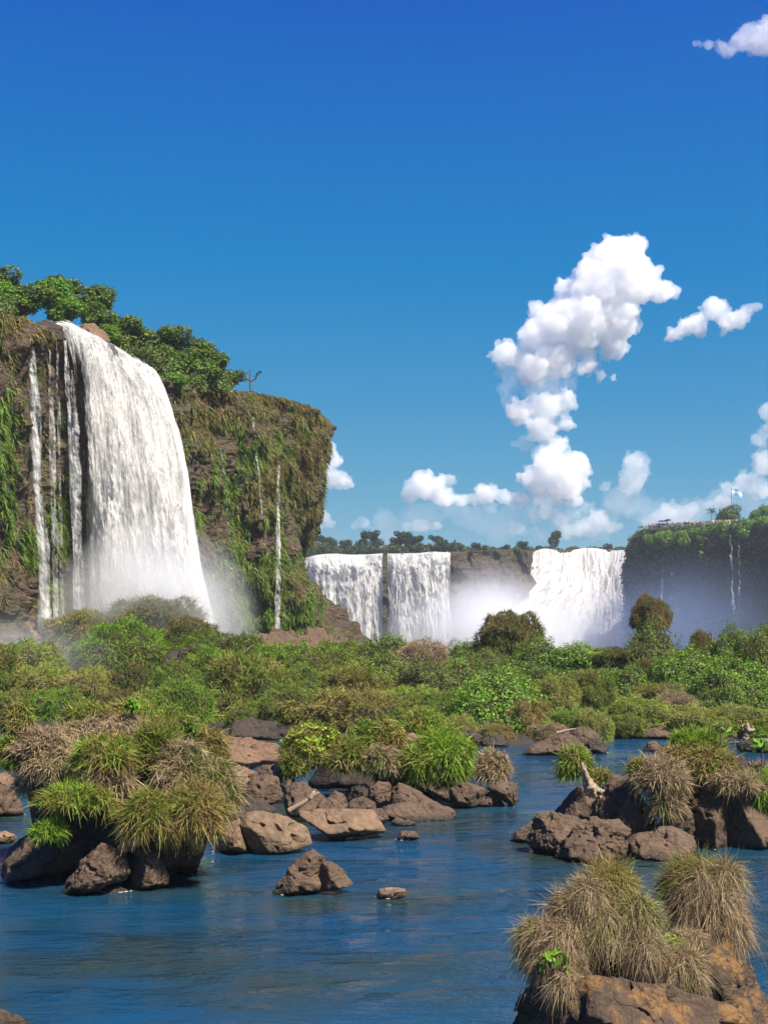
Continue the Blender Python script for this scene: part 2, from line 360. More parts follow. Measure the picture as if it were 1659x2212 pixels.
# ------------------------------------------------------------------ water and ground
def axis(fine0, fine1, step, far, g=1.25):
    a = list(np.arange(fine0, fine1, step)); s = step
    while a[-1] < far: s *= g; a.append(a[-1] + s)
    s = step; b = [fine0]
    while b[0] > -far: s *= g; b.insert(0, b[0] - s)
    return np.array(b[:-1] + a)
def ground_z(x, y):
    px = CX + x * FX / np.maximum(y, 5)
    yb = np.interp(px, [-400, 0, 330, 420, 900, 1000, 1100, 1250, 1659], [78, 77, 72, 69, 67, 64.5, 64, 68, 68])
    p = np.stack([x, y, x * 0], 1); n = fbm(p / 7, 4); n2 = fbm(p / 1.7 + 40, 3)
    land = sstep(2, 30, y - yb) * 2.1 + sstep(0, 2.5, y - yb) * .45
    z = -1.6 + sstep(-1.5, .8, y - yb) * 1.5 + land + n * .45 * sstep(0, 4, y - yb) + n2 * .22 * sstep(0, 2, y - yb)
    left = sstep(90, 104, y) * (1 - sstep(330, 560, px)) * 1.0 - sstep(0, 12, y - yb) * (1 - sstep(800, 950, px)) * .5; z = z + left
    drop = sstep(112, 124, y) * sstep(790, 850, px) + sstep(240, 300, y) * (1 - sstep(790, 850, px))
    z = z * (1 - np.clip(drop, 0, 1)) - 38 * np.clip(drop, 0, 1)
    return z
gx = axis(-62, 62, .45, 9000); gy = axis(58, 170, .45, 11000); gy = gy[gy > -400]
X, Y = np.meshgrid(gx, gy, indexing='ij'); gz = ground_z(X.ravel(), Y.ravel())
V = np.stack([X.ravel(), Y.ravel(), gz], 1)
tag(link('ground', mesh_np('ground', V, grid_faces(len(gx), len(gy)), M['bank'])), 'rough dark earth of the river bed, the overgrown bank and the gorge', kind='structure')

t = NT('river_water'); p = t.pos()
w1 = t.noise(t.scale(p, (.55, 1.6, 1)), 1.1, 3, .5, .6); w2 = t.noise(t.scale(p, (.8, 1.5, 1)), 4.2, 3, .55, .6); w3 = t.noise(t.scale(p, (.8, 1.4, 1)), 13, 2, .5)
calm = t.ramp(t.noise(t.scale(p, (.5, 1.3, 1)), .22, 3, .5, .5), [(.38, .2), (.6, 1)])
h = t.math('ADD', t.math('MULTIPLY', w1, 1.2), t.math('ADD', t.math('MULTIPLY', w2, .65), t.math('MULTIPLY', w3, .26)))
h = t.math('MULTIPLY', h, calm)
water_tint = t.ramp(t.noise(p, .16, 3, .5), [(.42, (.005, .041, .084)), (.62, (.017, .032, .026))])  # green-brown patches: murky water with the island's reflection put into its colour
sep = t.n('ShaderNodeSeparateXYZ', _Vector=p); foam_y = t.ramp(t.math('DIVIDE', sep.outputs[1], 100), [(.42, 0), (.62, 1)])
fo = t.ramp(t.noise(t.scale(p, (.5, 2.2, 1)), 3.0, 7, .7, .4), [(.645, 0), (.70, 1)]); fo2 = t.math('MULTIPLY', fo, t.math('MULTIPLY', foam_y, .8))
c = t.mix(fo2, water_tint, (.6, .63, .65))
d = t.n('ShaderNodeBsdfPrincipled', _Base_Color=c, _Roughness=t.math('ADD', .03, t.math('MULTIPLY', fo2, .5)), _IOR=1.45, _Normal=t.bump(h, 1.0, .16))
M['water'] = t.finish(d)
gx = np.linspace(-75, 75, 300); gy = np.linspace(6, 95, 360); X, Y = np.meshgrid(gx, gy, indexing='ij')
p = np.stack([X.ravel() * .5, Y.ravel() * 1.2, X.ravel() * 0], 1); V = np.stack([X.ravel(), Y.ravel(), .02 * fbm(p * .8, 3)], 1)
tag(link('river_water', mesh_np('river_water', V, grid_faces(300, 360), M['water'])), 'rippled blue river water flowing between the rocks', kind='structure')

# ------------------------------------------------------------------ left cliff
def col(pxa, pya, Da, pxb, pyb, Db, bulge=0, pull=None):
    rows = []
    for i in range(7):
        u = i / 6; rows.append((pxa + (pxb - pxa) * u, pya + (pyb - pya) * u, Da + (Db - Da) * u - bulge * math.sin(math.pi * u)))
    return rows
CL = [col(-520, 560, 92, -520, 1440, 92), col(-220, 640, 97, -220, 1435, 96), col(-60, 662, 101, -60, 1420, 98), col(15, 676, 104, 25, 1410, 100, 1), col(44, 684, 106, 72, 1400, 103),
      col(58, 690, 109.5, 82, 1395, 108), col(100, 702, 112, 105, 1390, 111), col(150, 712, 115.2, 150, 1380, 114), col(230, 752, 121, 235, 1375, 120), col(335, 800, 124, 340, 1378, 124),
      col(372, 822, 126, 455, 1378, 124), col(430, 835, 130, 500, 1380, 128, 1), col(495, 842, 135, 540, 1385, 133, -1), col(540, 846, 138, 580, 1390, 136, 1.5), col(620, 858, 144, 650, 1395, 138, 2),
      [(668, 878, 150), (672, 965, 148), (668, 1050, 147), (655, 1120, 148.5), (625, 1190, 151), (640, 1280, 148), (700, 1398, 140)],
      [(700, 898, 154), (697, 965, 152), (686, 1055, 151), (676, 1120, 153), (632, 1185, 156), (652, 1270, 153), (745, 1400, 147)],
      [(712, 912, 158), (704, 975, 157), (690, 1060, 156), (684, 1118, 158), (634, 1182, 161), (662, 1255, 159), (800, 1402, 155)],
      [(700, 905, 168), (692, 970, 168), (682, 1060, 168), (676, 1110, 168), (626, 1180, 170), (650, 1260, 168), (785, 1400, 168)],
      [(560, 870, 200), (560, 960, 200), (560, 1060, 200), (550, 1120, 200), (520, 1180, 200), (560, 1260, 200), (600, 1400, 200)]]
CG = np.array([[P(*q) for q in c] for c in CL])            # columns, rows, xyz
arc = np.concatenate([[0], np.cumsum(np.linalg.norm(np.diff(CG[:, 0], axis=0), axis=1) + .5)]); arc /= arc[-1]
def cliff_pt(s, v):                                        # s along the cliff, v down it (0 = rim, 1 = foot)
    i = np.clip(np.searchsorted(arc, s, side='right') - 1, 0, len(arc) - 2); a = ((s - arc[i]) / (arc[i + 1] - arc[i])); a = (a * .6 + .4 * a * a * (3 - 2 * a))[:, None]
    w = np.clip(v, 0, 1) * 6; j = np.clip(w.astype(int), 0, 5); b = (w - j)[:, None]
    top = CG[i, j] * (1 - a) + CG[i + 1, j] * a; bot = CG[i, j + 1] * (1 - a) + CG[i + 1, j + 1] * a
    return top * (1 - b) + bot * b
def cliff_nor(s, v):
    e = .004; a = cliff_pt(s + e, v) - cliff_pt(s - e, v); b = cliff_pt(s, np.minimum(v + .02, 1)) - cliff_pt(s, np.maximum(v - .02, 0))
    n = np.cross(b, a); n /= np.linalg.norm(n, axis=1)[:, None] + 1e-9
    return n
_t = cliff_nor(np.array([.4]), np.array([.5]))[0]; CSGN = -1 if _t[1] > 0 else 1
def cliff_disp(p):
    q = p * np.array([1, 1, .55])
    d = 1.7 * fbm(q / 7, 3) + .85 * (ridged(q / 3.6 + 3, 4) - 1.1)
    st = gnoise(p / np.array([6, 6, 1.7])); d = d + .55 * np.round(st * 3) / 3
    bl = gnoise(p / np.array([1.5, 1.5, 2.2]) + 8); d = d + .45 * np.round(bl * 2.5) / 2.5
    return d + .16 * fbm(p / .8, 3)
def cliff_full(s, v):
    p = cliff_pt(s, v); n = cliff_nor(s, v) * CSGN
    f = np.clip(v / .03, .15, 1); return p + n * (cliff_disp(p) * f)[:, None], n
ns, nv = 620, 300
sv, vv = np.meshgrid(np.linspace(0.0, 1, ns), np.linspace(0, 1, nv), indexing='ij')
cp, cn = cliff_full(sv.ravel(), vv.ravel()); cp = cp.reshape(ns, nv, 3)
cap = [cp[:, :1] + np.array([-.95, .35, .03]) * k + np.array([0, 0, 1]) * fbm(cp[:, 0] / 6 + k, 3)[:, None, None] * min(k, 1) for k in (70, 30, 12, 5, 2, .7)]
G = np.concatenate(cap + [cp], 1); F = grid_faces(ns, nv + 6)
if CSGN > 0: F = F[:, ::-1]
tag(link('cliff', mesh_np('cliff', G.reshape(-1, 3), F, M['cliff'])), 'near brown basalt cliff on the left ending in an overhanging nose', kind='structure')

# hanging grass and moss on the cliff, densest in patches
def to_px(p): return np.stack([CX + p[:, 0] / p[:, 1] * FX, FY0 - (p[:, 2] - CH) / p[:, 1] * FX], 1)
def patch(px, e):
    m = 0
    for x, y, a, b, s in e: m = np.maximum(m, s * np.exp(-(((px[:, 0] - x) / a) ** 2 + ((px[:, 1] - y) / b) ** 2) * 1.4))
    return m
r = np.random.RandomState(5); N0 = 520000; s_ = r.uniform(.06, .97, N0); v_ = r.uniform(0, .99, N0)
bp, bn = cliff_full(s_, v_); bx = to_px(bp)
green_e = [(12, 940, 36, 110, 1.3), (12, 1130, 20, 80, .8), (60, 1180, 25, 60, 1.1), (125, 1130, 26, 110, 1.2), (180, 1130, 14, 90, .8), (520, 975, 20, 70, 1.2), (560, 985, 30, 60, .9), (500, 1190, 40, 80, 1.2), (540, 1300, 70, 70, 1.1), (480, 1310, 30, 60, 1), (600, 1180, 25, 35, .8), (600, 960, 40, 40, .7), (600, 1110, 20, 40, .8), (650, 1330, 30, 60, 1), (425, 1100, 8, 40, .7), (610, 1290, 45, 80, .9), (470, 1000, 16, 90, .8), (495, 1080, 20, 60, .8), (130, 1050, 50, 60, .5), (110, 1280, 50, 60, .8), (550, 1230, 60, 40, .8), (440, 1290, 20, 60, .8), (600, 1220, 40, 40, .8), (560, 1350, 80, 30, .9), (620, 1050, 30, 50, .6), (10, 1060, 30, 60, 1), (670, 1310, 30, 60, 1.2), (700, 1365, 50, 30, .9), (645, 1240, 24, 30, .8)]
dry_e = [(660, 950, 50, 130, 1.3), (640, 880, 70, 40, 1.4), (560, 870, 80, 35, 1.2), (470, 860, 50, 50, 1.0), (590, 1010, 40, 90, .9), (450, 950, 30, 60, .6), (660, 1120, 20, 50, 1), (20, 760, 26, 80, 1.1), (15, 1240, 40, 70, .35), (640, 1250, 20, 60, .6), (10, 690, 60, 50, 1.2), (560, 1090, 60, 60, .55), (500, 900, 120, 30, 1), (430, 850, 50, 20, 1), (650, 1060, 36, 60, 1), (420, 930, 30, 60, .4), (90, 720, 40, 20, .6), (560, 1230, 50, 30, .6)]
def hang(name, label, e, mat, L, cnt, seed):
    rr = np.random.RandomState(seed); m = patch(bx, e) + .6 * fbm(bp / 2.6 + seed, 3); k = np.where((m > .29) & (rr.uniform(size=N0) < np.clip(m, 0, 1) ** 1.2))[0][:cnt]
    p, n = bp[k] - bn[k] * .1, bn[k]; cl = fbm(p / 1.4 + 3, 2)
    d = n * .8 + np.array([0, 0, .35]) + rr.normal(size=p.shape) * .5 + np.stack([gnoise(p / .9 + 5), gnoise(p / .9 + 55), gnoise(p / .9 + 95)], 1) * .8; d /= np.linalg.norm(d, axis=1)[:, None]
    V, F = blades(p, d, L * rr.uniform(.5, 1.2, len(k)) * (1 + .7 * cl), .085 * rr.uniform(.7, 1.4, len(k)), 1.1 * rr.uniform(.7, 1.2, len(k)), 4, seed)
    tag(link(name, mesh_np(name, V, F, M[mat], False)), label, kind='stuff')
hang('hanging_grass', 'bright green moss and grass hanging down the wet left cliff', green_e, 'g_moss', .5, 200000, 11)
hang('hanging_grass', 'olive and straw coloured grass thatching the top and nose of the left cliff', dry_e, 'g_olive', .55, 190000, 12)

# rubble slope at the foot of the nose
nf = 120; U, Vv = np.meshgrid(np.linspace(0, 1, 200), np.linspace(0, 1, nf), indexing='ij'); u = U.ravel(); v = Vv.ravel()
a = np.stack([np.interp(u, [0, .45, .7, .85, 1], q) for q in ([380, 640, 700, 740, 830], [1372, 1362, 1356, 1376, 1396], [122, 134, 141, 148, 152])], 1)
b = np.stack([np.interp(u, [0, .45, .7, 1], q) for q in ([350, 600, 700, 850], [1430, 1440, 1430, 1425], [108, 116, 124, 138])], 1)
A = np.array([P(*q) for q in a]); B = np.array([P(*q) for q in b]); Q = A * (1 - v[:, None]) + B * v[:, None]
Q[:, 2] += .7 * fbm(Q / 4, 4) + .5 * np.round(gnoise(Q / 1.6) * 2) / 2 + .5 * ridged(Q / 2.5, 3) - .9
tag(link('rubble_slope', mesh_np('rubble_slope', Q.reshape(-1, 3), grid_faces(200, nf)[:, ::-1], M['rock'])), 'brown rock rubble at the foot of the left cliff', kind='structure')

# ------------------------------------------------------------------ plateau, far cliff, right cliff
def face(name, label, cols, mat, nu, nv, amp, sc, capdir, seed=0, kind='structure'):
    g = np.array([[P(*q) for q in c] for c in cols]); nr = g.shape[1]
    su, sv_ = np.meshgrid(np.linspace(0, len(cols) - 1, nu), np.linspace(0, nr - 1, nv), indexing='ij'); su = su.ravel(); sv_ = sv_.ravel()
    i = np.clip(su.astype(int), 0, len(cols) - 2); a = (su - i)[:, None]; j = np.clip(sv_.astype(int), 0, nr - 2); b = (sv_ - j)[:, None]
    p = (g[i, j] * (1 - a) + g[i + 1, j] * a) * (1 - b) + (g[i, j + 1] * (1 - a) + g[i + 1, j + 1] * a) * b
    d = amp * (fbm(p / sc, 4) + .5 * (ridged(p / sc * 1.7 + seed, 4) - 1.1)); q = p.copy(); q[:, 1] -= d; q[:, 0] -= .3 * d; q = q.reshape(nu, nv, 3)
    cap = [q[:, :1] + np.array(capdir) * k for k in (5200, 1500, 300, 60, 12)]
    G = np.concatenate(cap + [q], 1)
    return tag(link(name, mesh_np(name, G.reshape(-1, 3), grid_faces(nu, nv + 5)[:, ::-1], M[mat])), label, kind=kind), p
def vcol(x, y, D, Db=None, yb=1480): return [(x, y, D), (x, (y + yb) / 2, ((Db or D) + D) / 2), (x, yb, Db or D)]
face('far_cliff', 'dark cliff and wooded plateau behind the far falls', [vcol(250, 1212, 560), vcol(560, 1208, 500), vcol(640, 1206, 488), vcol(760, 1198, 484), vcol(900, 1196, 482), vcol(972, 1193, 480),
     vcol(1020, 1190, 484), vcol(1080, 1187, 492), vcol(1145, 1189, 505), vcol(1160, 1190, 540), vcol(1260, 1187, 575), vcol(1330, 1187, 575), vcol(1400, 1188, 560), vcol(1700, 1190, 540)], 'cliff_far', 420, 90, 3.2, 14, (0, 1, .0), 2)
RC = [[(1500, 1180, 540), (1500, 1250, 540), (1500, 1480, 540)], [(1390, 1172, 505), (1385, 1250, 505), (1385, 1480, 500)], [(1368, 1180, 470), (1350, 1260, 468), (1350, 1480, 465)], [(1380, 1160, 448), (1362, 1260, 446), (1362, 1480, 440)],
      [(1420, 1152, 432), (1412, 1260, 430), (1412, 1480, 425)], [(1500, 1146, 425), (1490, 1260, 424), (1490, 1480, 420)], [(1600, 1138, 415), (1595, 1260, 412), (1595, 1480, 408)], [(1700, 1125, 400), (1700, 1260, 398), (1700, 1480, 395)], [(1950, 1090, 360), (1950, 1260, 360), (1950, 1480, 360)]]
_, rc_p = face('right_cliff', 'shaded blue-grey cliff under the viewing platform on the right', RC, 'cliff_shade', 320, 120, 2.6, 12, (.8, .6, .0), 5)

# ------------------------------------------------------------------ waterfalls
def fall_mat(name, lo, hi, streak=(110, 6), c0=(.66, .65, .63), c1=(.78, .765, .74)):
    t = NT(name); uv = t.n('ShaderNodeUVMap').outputs[0]; dens = t.n('ShaderNodeVertexColor', layer_name='dens').outputs[0]
    n = t.noise(t.scale(uv, (streak[0], streak[1], 1)), 1.0, 6, .62, .35); n2 = t.noise(t.scale(uv, (streak[0] * .22, streak[1] * .5, 1)), 1.0, 4, .6, .5)
    n3 = t.noise(t.scale(t.pos(), (1, 1, .45)), 3.5, 6, .75)
    m = t.math('ADD', t.math('MULTIPLY', n, .42), t.math('ADD', t.math('MULTIPLY', n2, .32), t.math('MULTIPLY', n3, .26)))
    a = t.ramp(t.math('ADD', m, t.math('SUBTRACT', dens, .5)), [(lo, 0), (hi, 1)])
    c = t.mix(t.ramp(n, [(.3, 0), (.62, 1)]), c0, c1)
    d = t.n('ShaderNodeBsdfDiffuse', _Color=c, _Normal=t.bump(t.math('ADD', m, t.math('MULTIPLY', n3, .4)), .7, .5)); tr = t.n('ShaderNodeBsdfTranslucent', _Color=c)
    mx = t.n('ShaderNodeMixShader', _0=.3, _1=d, _2=tr); e = t.n('ShaderNodeMixShader', _0=a, _1=t.n('ShaderNodeBsdfTransparent'), _2=mx)
    return t.finish(e)
M['fall'] = fall_mat('falling_water', .36, .52)
M['fall_far'] = fall_mat('falling_water_far', .35, .48, (60, 3), (.36, .365, .37), (.70, .69, .67))
M['fall_wide'] = fall_mat('falling_water_wide', .35, .48, (40, 4), (.42, .42, .42), (.68, .665, .645))
def curtain(cols, nu=200, nv=200, amp=.35, sc=(1.2, 6), edge=.06, dens=.5, seed=0, top=.0, bot=.0, off=0., dfun=None, smooth=True):
    g = np.array([[P(*q) for q in c] for c in cols]); nr = g.shape[1]
    g[:, :, 1] += off
    su, sv_ = np.meshgrid(np.linspace(0, len(cols) - 1, nu), np.linspace(0, nr - 1, nv), indexing='ij'); su = su.ravel(); sv_ = sv_.ravel()
    def cr(g, w, ax):
        n = g.shape[ax]; i = np.clip(w.astype(int), 0, n - 2); return i, (w - i)[:, None]
    i, a = cr(g, su, 0)
    def catm(f, k, n, t):
        k0 = np.maximum(k - 1, 0); k3 = np.minimum(k + 2, n - 1); p0, p1, p2, p3 = f(k0), f(k), f(k + 1), f(k3)
        return .5 * (2 * p1 + (p2 - p0) * t + (2 * p0 - 5 * p1 + 4 * p2 - p3) * t * t + (3 * p1 - p0 - 3 * p2 + p3) * t ** 3)
    j = np.clip(sv_.astype(int), 0, nr - 2); b = (sv_ - j)[:, None]
    p = catm(lambda jj: catm(lambda ii: g[ii, jj], i, len(cols), a), j, nr, b)
    U = su / (len(cols) - 1); W = sv_ / (nr - 1); wd = np.linalg.norm(g[0, 0] - g[-1, 0])
    q = np.stack([U * wd / sc[0], W * 30 / sc[1], U * 0 + seed * 5.1], 1)
    d = amp * (fbm(q, 5, .6) + .5 * ridged(q * np.array([.45, .4, 1]) + 4, 3) - .5) * np.clip(W * 6, .15, 1)
    p[:, 1] -= d; p[:, 0] += d * .4
    D = np.full(len(U), dens, float) + (W < .04) * top
    ed = np.minimum(U, 1 - U) / edge + .35 * fbm(q * np.array([1, .5, 1]) + 9, 3); D = D - .45 * (1 - np.clip(ed, 0, 1)); D += bot * W
    if dfun is not None: D = D + dfun(U, W)
    return p, grid_faces(nu, nv), np.stack([U * wd / 30, W], 1), D
def waterfall(label, layers, mat='fall', group=None, name='waterfall'):
    Vs, Fs, Us, Ds = [], [], [], []; n = 0
    for p, f, uv, d in layers: Vs.append(p); Fs.append(f + n); Us.append(uv); Ds.append(d); n += len(p)
    V, F, U, D = np.concatenate(Vs), np.concatenate(Fs), np.concatenate(Us), np.concatenate(Ds); c = V.mean(0); c[2] = V[:, 2].min()
    me = mesh_np(name, V - c, F, M[mat]); l = np.empty(len(me.loops), np.int32); me.loops.foreach_get('vertex_index', l)
    uv = me.uv_layers.new(name='UVMap'); uv.data.foreach_set('uv', U[l].astype(np.float32).ravel())
    ca = me.color_attributes.new('dens', 'FLOAT_COLOR', 'POINT'); q = np.stack([D, D, D, D * 0 + 1], 1); ca.data.foreach_set('color', q.astype(np.float32).ravel())
    return tag(link(name, me, loc=c), label, 'waterfall', group)
WF = [[(108, 696, 116.5), (132, 712, 115), (150, 790, 114), (158, 950, 113), (160, 1150, 113), (165, 1360, 113)],
      [(160, 703, 117.5), (178, 725, 115.5), (192, 810, 113.5), (202, 960, 112), (205, 1150, 111.5), (210, 1362, 111)],
      [(205, 728, 118.5), (225, 745, 117), (245, 835, 114.5), (258, 980, 112), (265, 1160, 111), (270, 1365, 110)],
      [(250, 752, 119.5), (268, 775, 118), (295, 860, 115.5), (315, 1000, 113), (330, 1170, 111.5), (345, 1368, 110.5)],
      [(300, 780, 121.5), (318, 805, 120), (348, 890, 117.5), (372, 1010, 115.5), (393, 1180, 113.5), (415, 1370, 112)],
      [(338, 800, 123.5), (352, 822, 122.5), (382, 905, 121), (408, 1020, 119.5), (432, 1185, 117.5), (476, 1376, 116)]]
WX = [[(x + (i - 2.2) * 6 * (.2 + k / 5), y, D - .3) for k, (x, y, D) in enumerate(c)] for i, c in enumerate(WF)]
def holes(U, W):   # the thin left part of the big fall, with rock showing through
    a = (U < .2) & (W > .3); f = np.clip((.25 - U) / .12, 0, 1) * sstep(.18, .45, W); return -.22 * f
waterfall('broad white waterfall pouring over the left cliff in a widening curtain', [curtain(WF, 520, 420, .22, (.8, 5), .05, .57, 1, dfun=holes), curtain(WF, 420, 300, .3, (.7, 5), .07, .46, 2, off=-.7, dfun=holes), curtain(WX, 340, 300, .5, (1, 4), .12, .40, 3, off=-1.2, bot=.03, dfun=holes), curtain(WX, 340, 300, .6, (.8, 3), .16, .36, 4, off=-2.2, bot=.03, dfun=holes)])
def strand(x0, y0, x1, y1, w0, w1, D0, D1, dens, seed, amp=.25, n=6, lean=0.0):
    cols = []
    for s in (-.5, .0, .5):
        cols.append([(x0 + (x1 - x0) * ((i / n) ** .7 if lean else i / n) + s * (w0 + (w1 - w0) * i / n), y0 + (y1 - y0) * (i / n) ** 1.3, D0 + (D1 - D0) * (i / n) ** .7) for i in range(n + 1)])
    return curtain(cols, 40, 260, amp, (1.0, 3), .35, dens, seed)
waterfall('ragged double ribbon of water at the far left of the left cliff', [strand(58, 700, 98, 1375, 24, 38, 106.6, 105, .50, 21), strand(64, 702, 100, 1375, 30, 60, 106, 104.6, .42, 22)])
waterfall('faint thin trickle between the left ribbon and the broad fall', [strand(106, 720, 122, 1360, 14, 34, 108.5, 107, .42, 23), strand(122, 725, 135, 1360, 10, 26, 110.5, 109, .40, 29)])
waterfall('narrow water ribbon hanging along the left edge of the broad fall', [strand(140, 735, 170, 1375, 18, 26, 110.5, 108.5, .47, 24), strand(155, 800, 178, 1375, 22, 50, 110, 108, .43, 25)])
waterfall('short bright trickle near the cliff top between grass patches', [strand(546, 900, 566, 1120, 9, 5, 134.5, 134, .47, 26)])
waterfall('hair-thin trickle falling over green moss in the middle of the cliff', [strand(476, 960, 500, 1230, 8, 10, 130, 129, .40, 27)])
waterfall('long thin trickle falling free beneath the nose of the left cliff', [strand(602, 1005, 600, 1380, 12, 26, 138, 134, .44, 28)])
# far falls
def wall(xs, ys, Ds, yb=1480, out=6, n=5):
    return [[(x, y + (yb - y) * (i / n) ** 1.4, D - out * (i / n) ** .6) for i in range(n + 1)] for x, y, D in zip(xs, ys, Ds)]
waterfall('left curtain of the far falls, bulging round the cliff corner', [curtain(wall([646, 675, 720, 770, 830], [1216, 1201, 1196, 1199, 1195], [476, 474, 474, 476, 478]), 300, 160, 2.0, (5, 14), .02, .56, 31), curtain(wall([650, 690, 770, 822], [1209, 1199, 1198, 1197], [472, 470, 472, 474]), 200, 120, 2.0, (4, 12), .05, .43, 32)], 'fall_far')
waterfall('right curtain of the far falls with dark rock showing between its strands', [curtain(wall([836, 880, 930, 974], [1195, 1198, 1192, 1194], [476, 475, 475, 476]), 260, 160, 2.0, (4, 14), .02, .49, 33), curtain(wall([842, 880, 930, 972], [1196, 1195, 1194, 1192], [472, 471, 471, 472]), 200, 120, 2, (4, 12), .05, .43, 34)], 'fall_far')
TC = [[(1148, 1194, 520), (1141, 1218, 512), (1118, 1250, 503), (1088, 1290, 494), (1058, 1340, 488), (1040, 1480, 460)],
      [(1175, 1186, 545), (1175, 1230, 530), (1165, 1262, 512), (1140, 1300, 492), (1120, 1360, 478), (1105, 1480, 470)],
      [(1220, 1191, 566), (1222, 1225, 552), (1220, 1265, 530), (1205, 1310, 510), (1195, 1370, 495), (1190, 1480, 490)],
      [(1270, 1184, 572), (1272, 1230, 558), (1272, 1275, 545), (1268, 1325, 530), (1262, 1380, 520), (1260, 1480, 515)],
      [(1320, 1190, 570), (1316, 1235, 555), (1312, 1285, 545), (1308, 1335, 538), (1304, 1390, 530), (1300, 1480, 528)],
      [(1366, 1186, 560), (1352, 1235, 545), (1348, 1285, 540), (1346, 1335, 535), (1344, 1390, 530), (1342, 1480, 528)]]
waterfall('huge white cataract tumbling down slanting steps in the middle distance', [curtain(TC, 440, 320, 2.4, (3.6, 8), .02, .60, 41, dfun=lambda U, W: -.17 * (1 - sstep(.02, .22, W)) * (U > .15)), curtain(TC, 340, 280, 2.4, (3, 7), .03, .48, 42, off=-3)], 'fall_wide')
waterfall('slender white fall dropping from the wooded rim of the right cliff', [strand(1440, 1176, 1424, 1400, 10, 14, 428, 422, .50, 51, .8, lean=1)], 'fall_far')
waterfall('thin fall to the left of a pair below the flag', [strand(1577, 1156, 1586, 1340, 7, 12, 408, 404, .42, 52, .6)], 'fall_far')
waterfall('thin fall to the right of a pair below the flag', [strand(1596, 1152, 1600, 1340, 6, 9, 407, 403, .42, 53, .6)], 'fall_far')

# ------------------------------------------------------------------ spray and haze
def mist(label, c, D, rx, ry, rz, dens, ns=.05, seed=0, col=(.97, .98, 1)):
    t = NT('spray_' + str(seed)); o = t.obj(); ln = t.n('ShaderNodeVectorMath', operation='LENGTH', _0=o).outputs['Value']
    fall = t.ramp(ln, [(0, 1), (.35, .75), (.7, .22), (1, 0)]); n = t.noise(t.scale(t.pos(), (1, 1, .8)), ns, 4, .6)
    dd = t.math('MULTIPLY', t.math('MULTIPLY', fall, t.ramp(n, [(.3, .25), (.7, 1)])), dens)
    v = t.n('ShaderNodeVolumePrincipled', _Color=col, _Density=dd, _Anisotropy=.2); t.t.links.new(v.outputs[0], t.out.inputs['Volume'])
    d, f = ico(4); ob = link('mist', mesh_np('mist', d * .999, f, t.m)); ob.location = P(c[0], c[1], D); s = D / FX; ob.scale = (rx * s, ry, rz * s)
    return tag(ob, label, kind='stuff')
mist('white spray rising from the foot of the far falls', (1130, 1370), 450, 330, 32, 130, .14, .05, 1)
mist('tall spray column between the far curtains and the cataract', (1060, 1330), 450, 150, 22, 130, .10, .07, 2)
mist('drifting spray in front of the shaded right cliff', (1480, 1370), 385, 330, 28, 190, .030, .03, 3, (.45, .62, .95))  # blue tint puts the cool haze of the shaded cliff into the spray colour
mist('spray around the foot of the broad left waterfall', (330, 1350), 108, 240, 7, 240, .75, .25, 4)
mist('low spray drifting over the hummocks at the far left', (20, 1440), 92, 260, 9, 130, .15, .2, 5)
t = NT('haze_air'); v = t.n('ShaderNodeVolumePrincipled', _Color=(.90, .95, 1), _Density=HAZE, _Anisotropy=.3); t.t.links.new(v.outputs[0], t.out.inputs['Volume'])
hb = np.array([[x, y, z] for x in (-9700, 9700) for y in (-900, 11900) for z in (-39.7, 62.0)])
tag(link('haze', mesh_np('haze', hb, np.array([[0, 1, 3, 2], [4, 6, 7, 5], [0, 4, 5, 1], [2, 3, 7, 6], [0, 2, 6, 4], [1, 5, 7, 3]]), t.m, False)), 'thin blue air haze over the whole valley', kind='stuff')

# ------------------------------------------------------------------ boulders
GL = 'boulders of the big grassy island on the left'; GM = 'boulders of the middle rock bar'; GRR = 'boulders of the rock cluster on the right'; GB = 'boulders along the far bank'
a1, a2, a3, a4 = (lambda *p: zc(Z1, p)), (lambda *p: zc(Z2, p)), (lambda *p: zc(Z3, p)), (lambda *p: zc(Z4, p))
rock('boulder', 'broad dark rock forming the left foot of the big grassy island', [a1((0,1185),(15,1020),(110,920),(200,860),(420,850),(600,870),(760,900),(700,1000),(500,1130),(380,1185))], base=1900, th=1.1, seed=1, group=GL, sub=6, mat='rock')
rock('boulder', 'pointed pitted brown boulder at the front foot of the big grassy island', [a1((290,1275),(440,1120),(560,930),(700,920),(790,990),(800,1130),(740,1190),(640,1240),(540,1283)), a1((560,1275),(620,1225),(720,1215),(800,1250),(790,1278))], base=1936, th=.62, seed=2, group=GL, sub=6, amp=.09)
rock('boulder', "leaning boulder with a dark cleft on its left at the big island's front", [a1((780,1245),(830,1000),(870,965),(960,1020),(1010,1120),(1035,1200),(870,1255))], base=1928, th=.5, seed=3, group=GL, sub=6)
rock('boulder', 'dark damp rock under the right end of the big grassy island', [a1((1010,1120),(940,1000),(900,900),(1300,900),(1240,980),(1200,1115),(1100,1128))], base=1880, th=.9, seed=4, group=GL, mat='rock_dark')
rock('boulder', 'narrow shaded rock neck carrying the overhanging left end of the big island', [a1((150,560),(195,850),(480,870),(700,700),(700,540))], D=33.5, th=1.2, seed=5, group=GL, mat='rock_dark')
rock('boulder', 'grey boulder in the channel left of the big grassy island', [a1((-60,800),(-40,640),(0,605),(60,600),(120,665),(150,795))], base=1765, seed=6, group=GL, mat='rock')
rock('boulder', 'flat brown rock low in the water at the left edge', [a1((-60,965),(-40,890),(30,880),(90,900),(105,935),(60,965))], base=1825, seed=7, group=GL, mat='rock_pale')
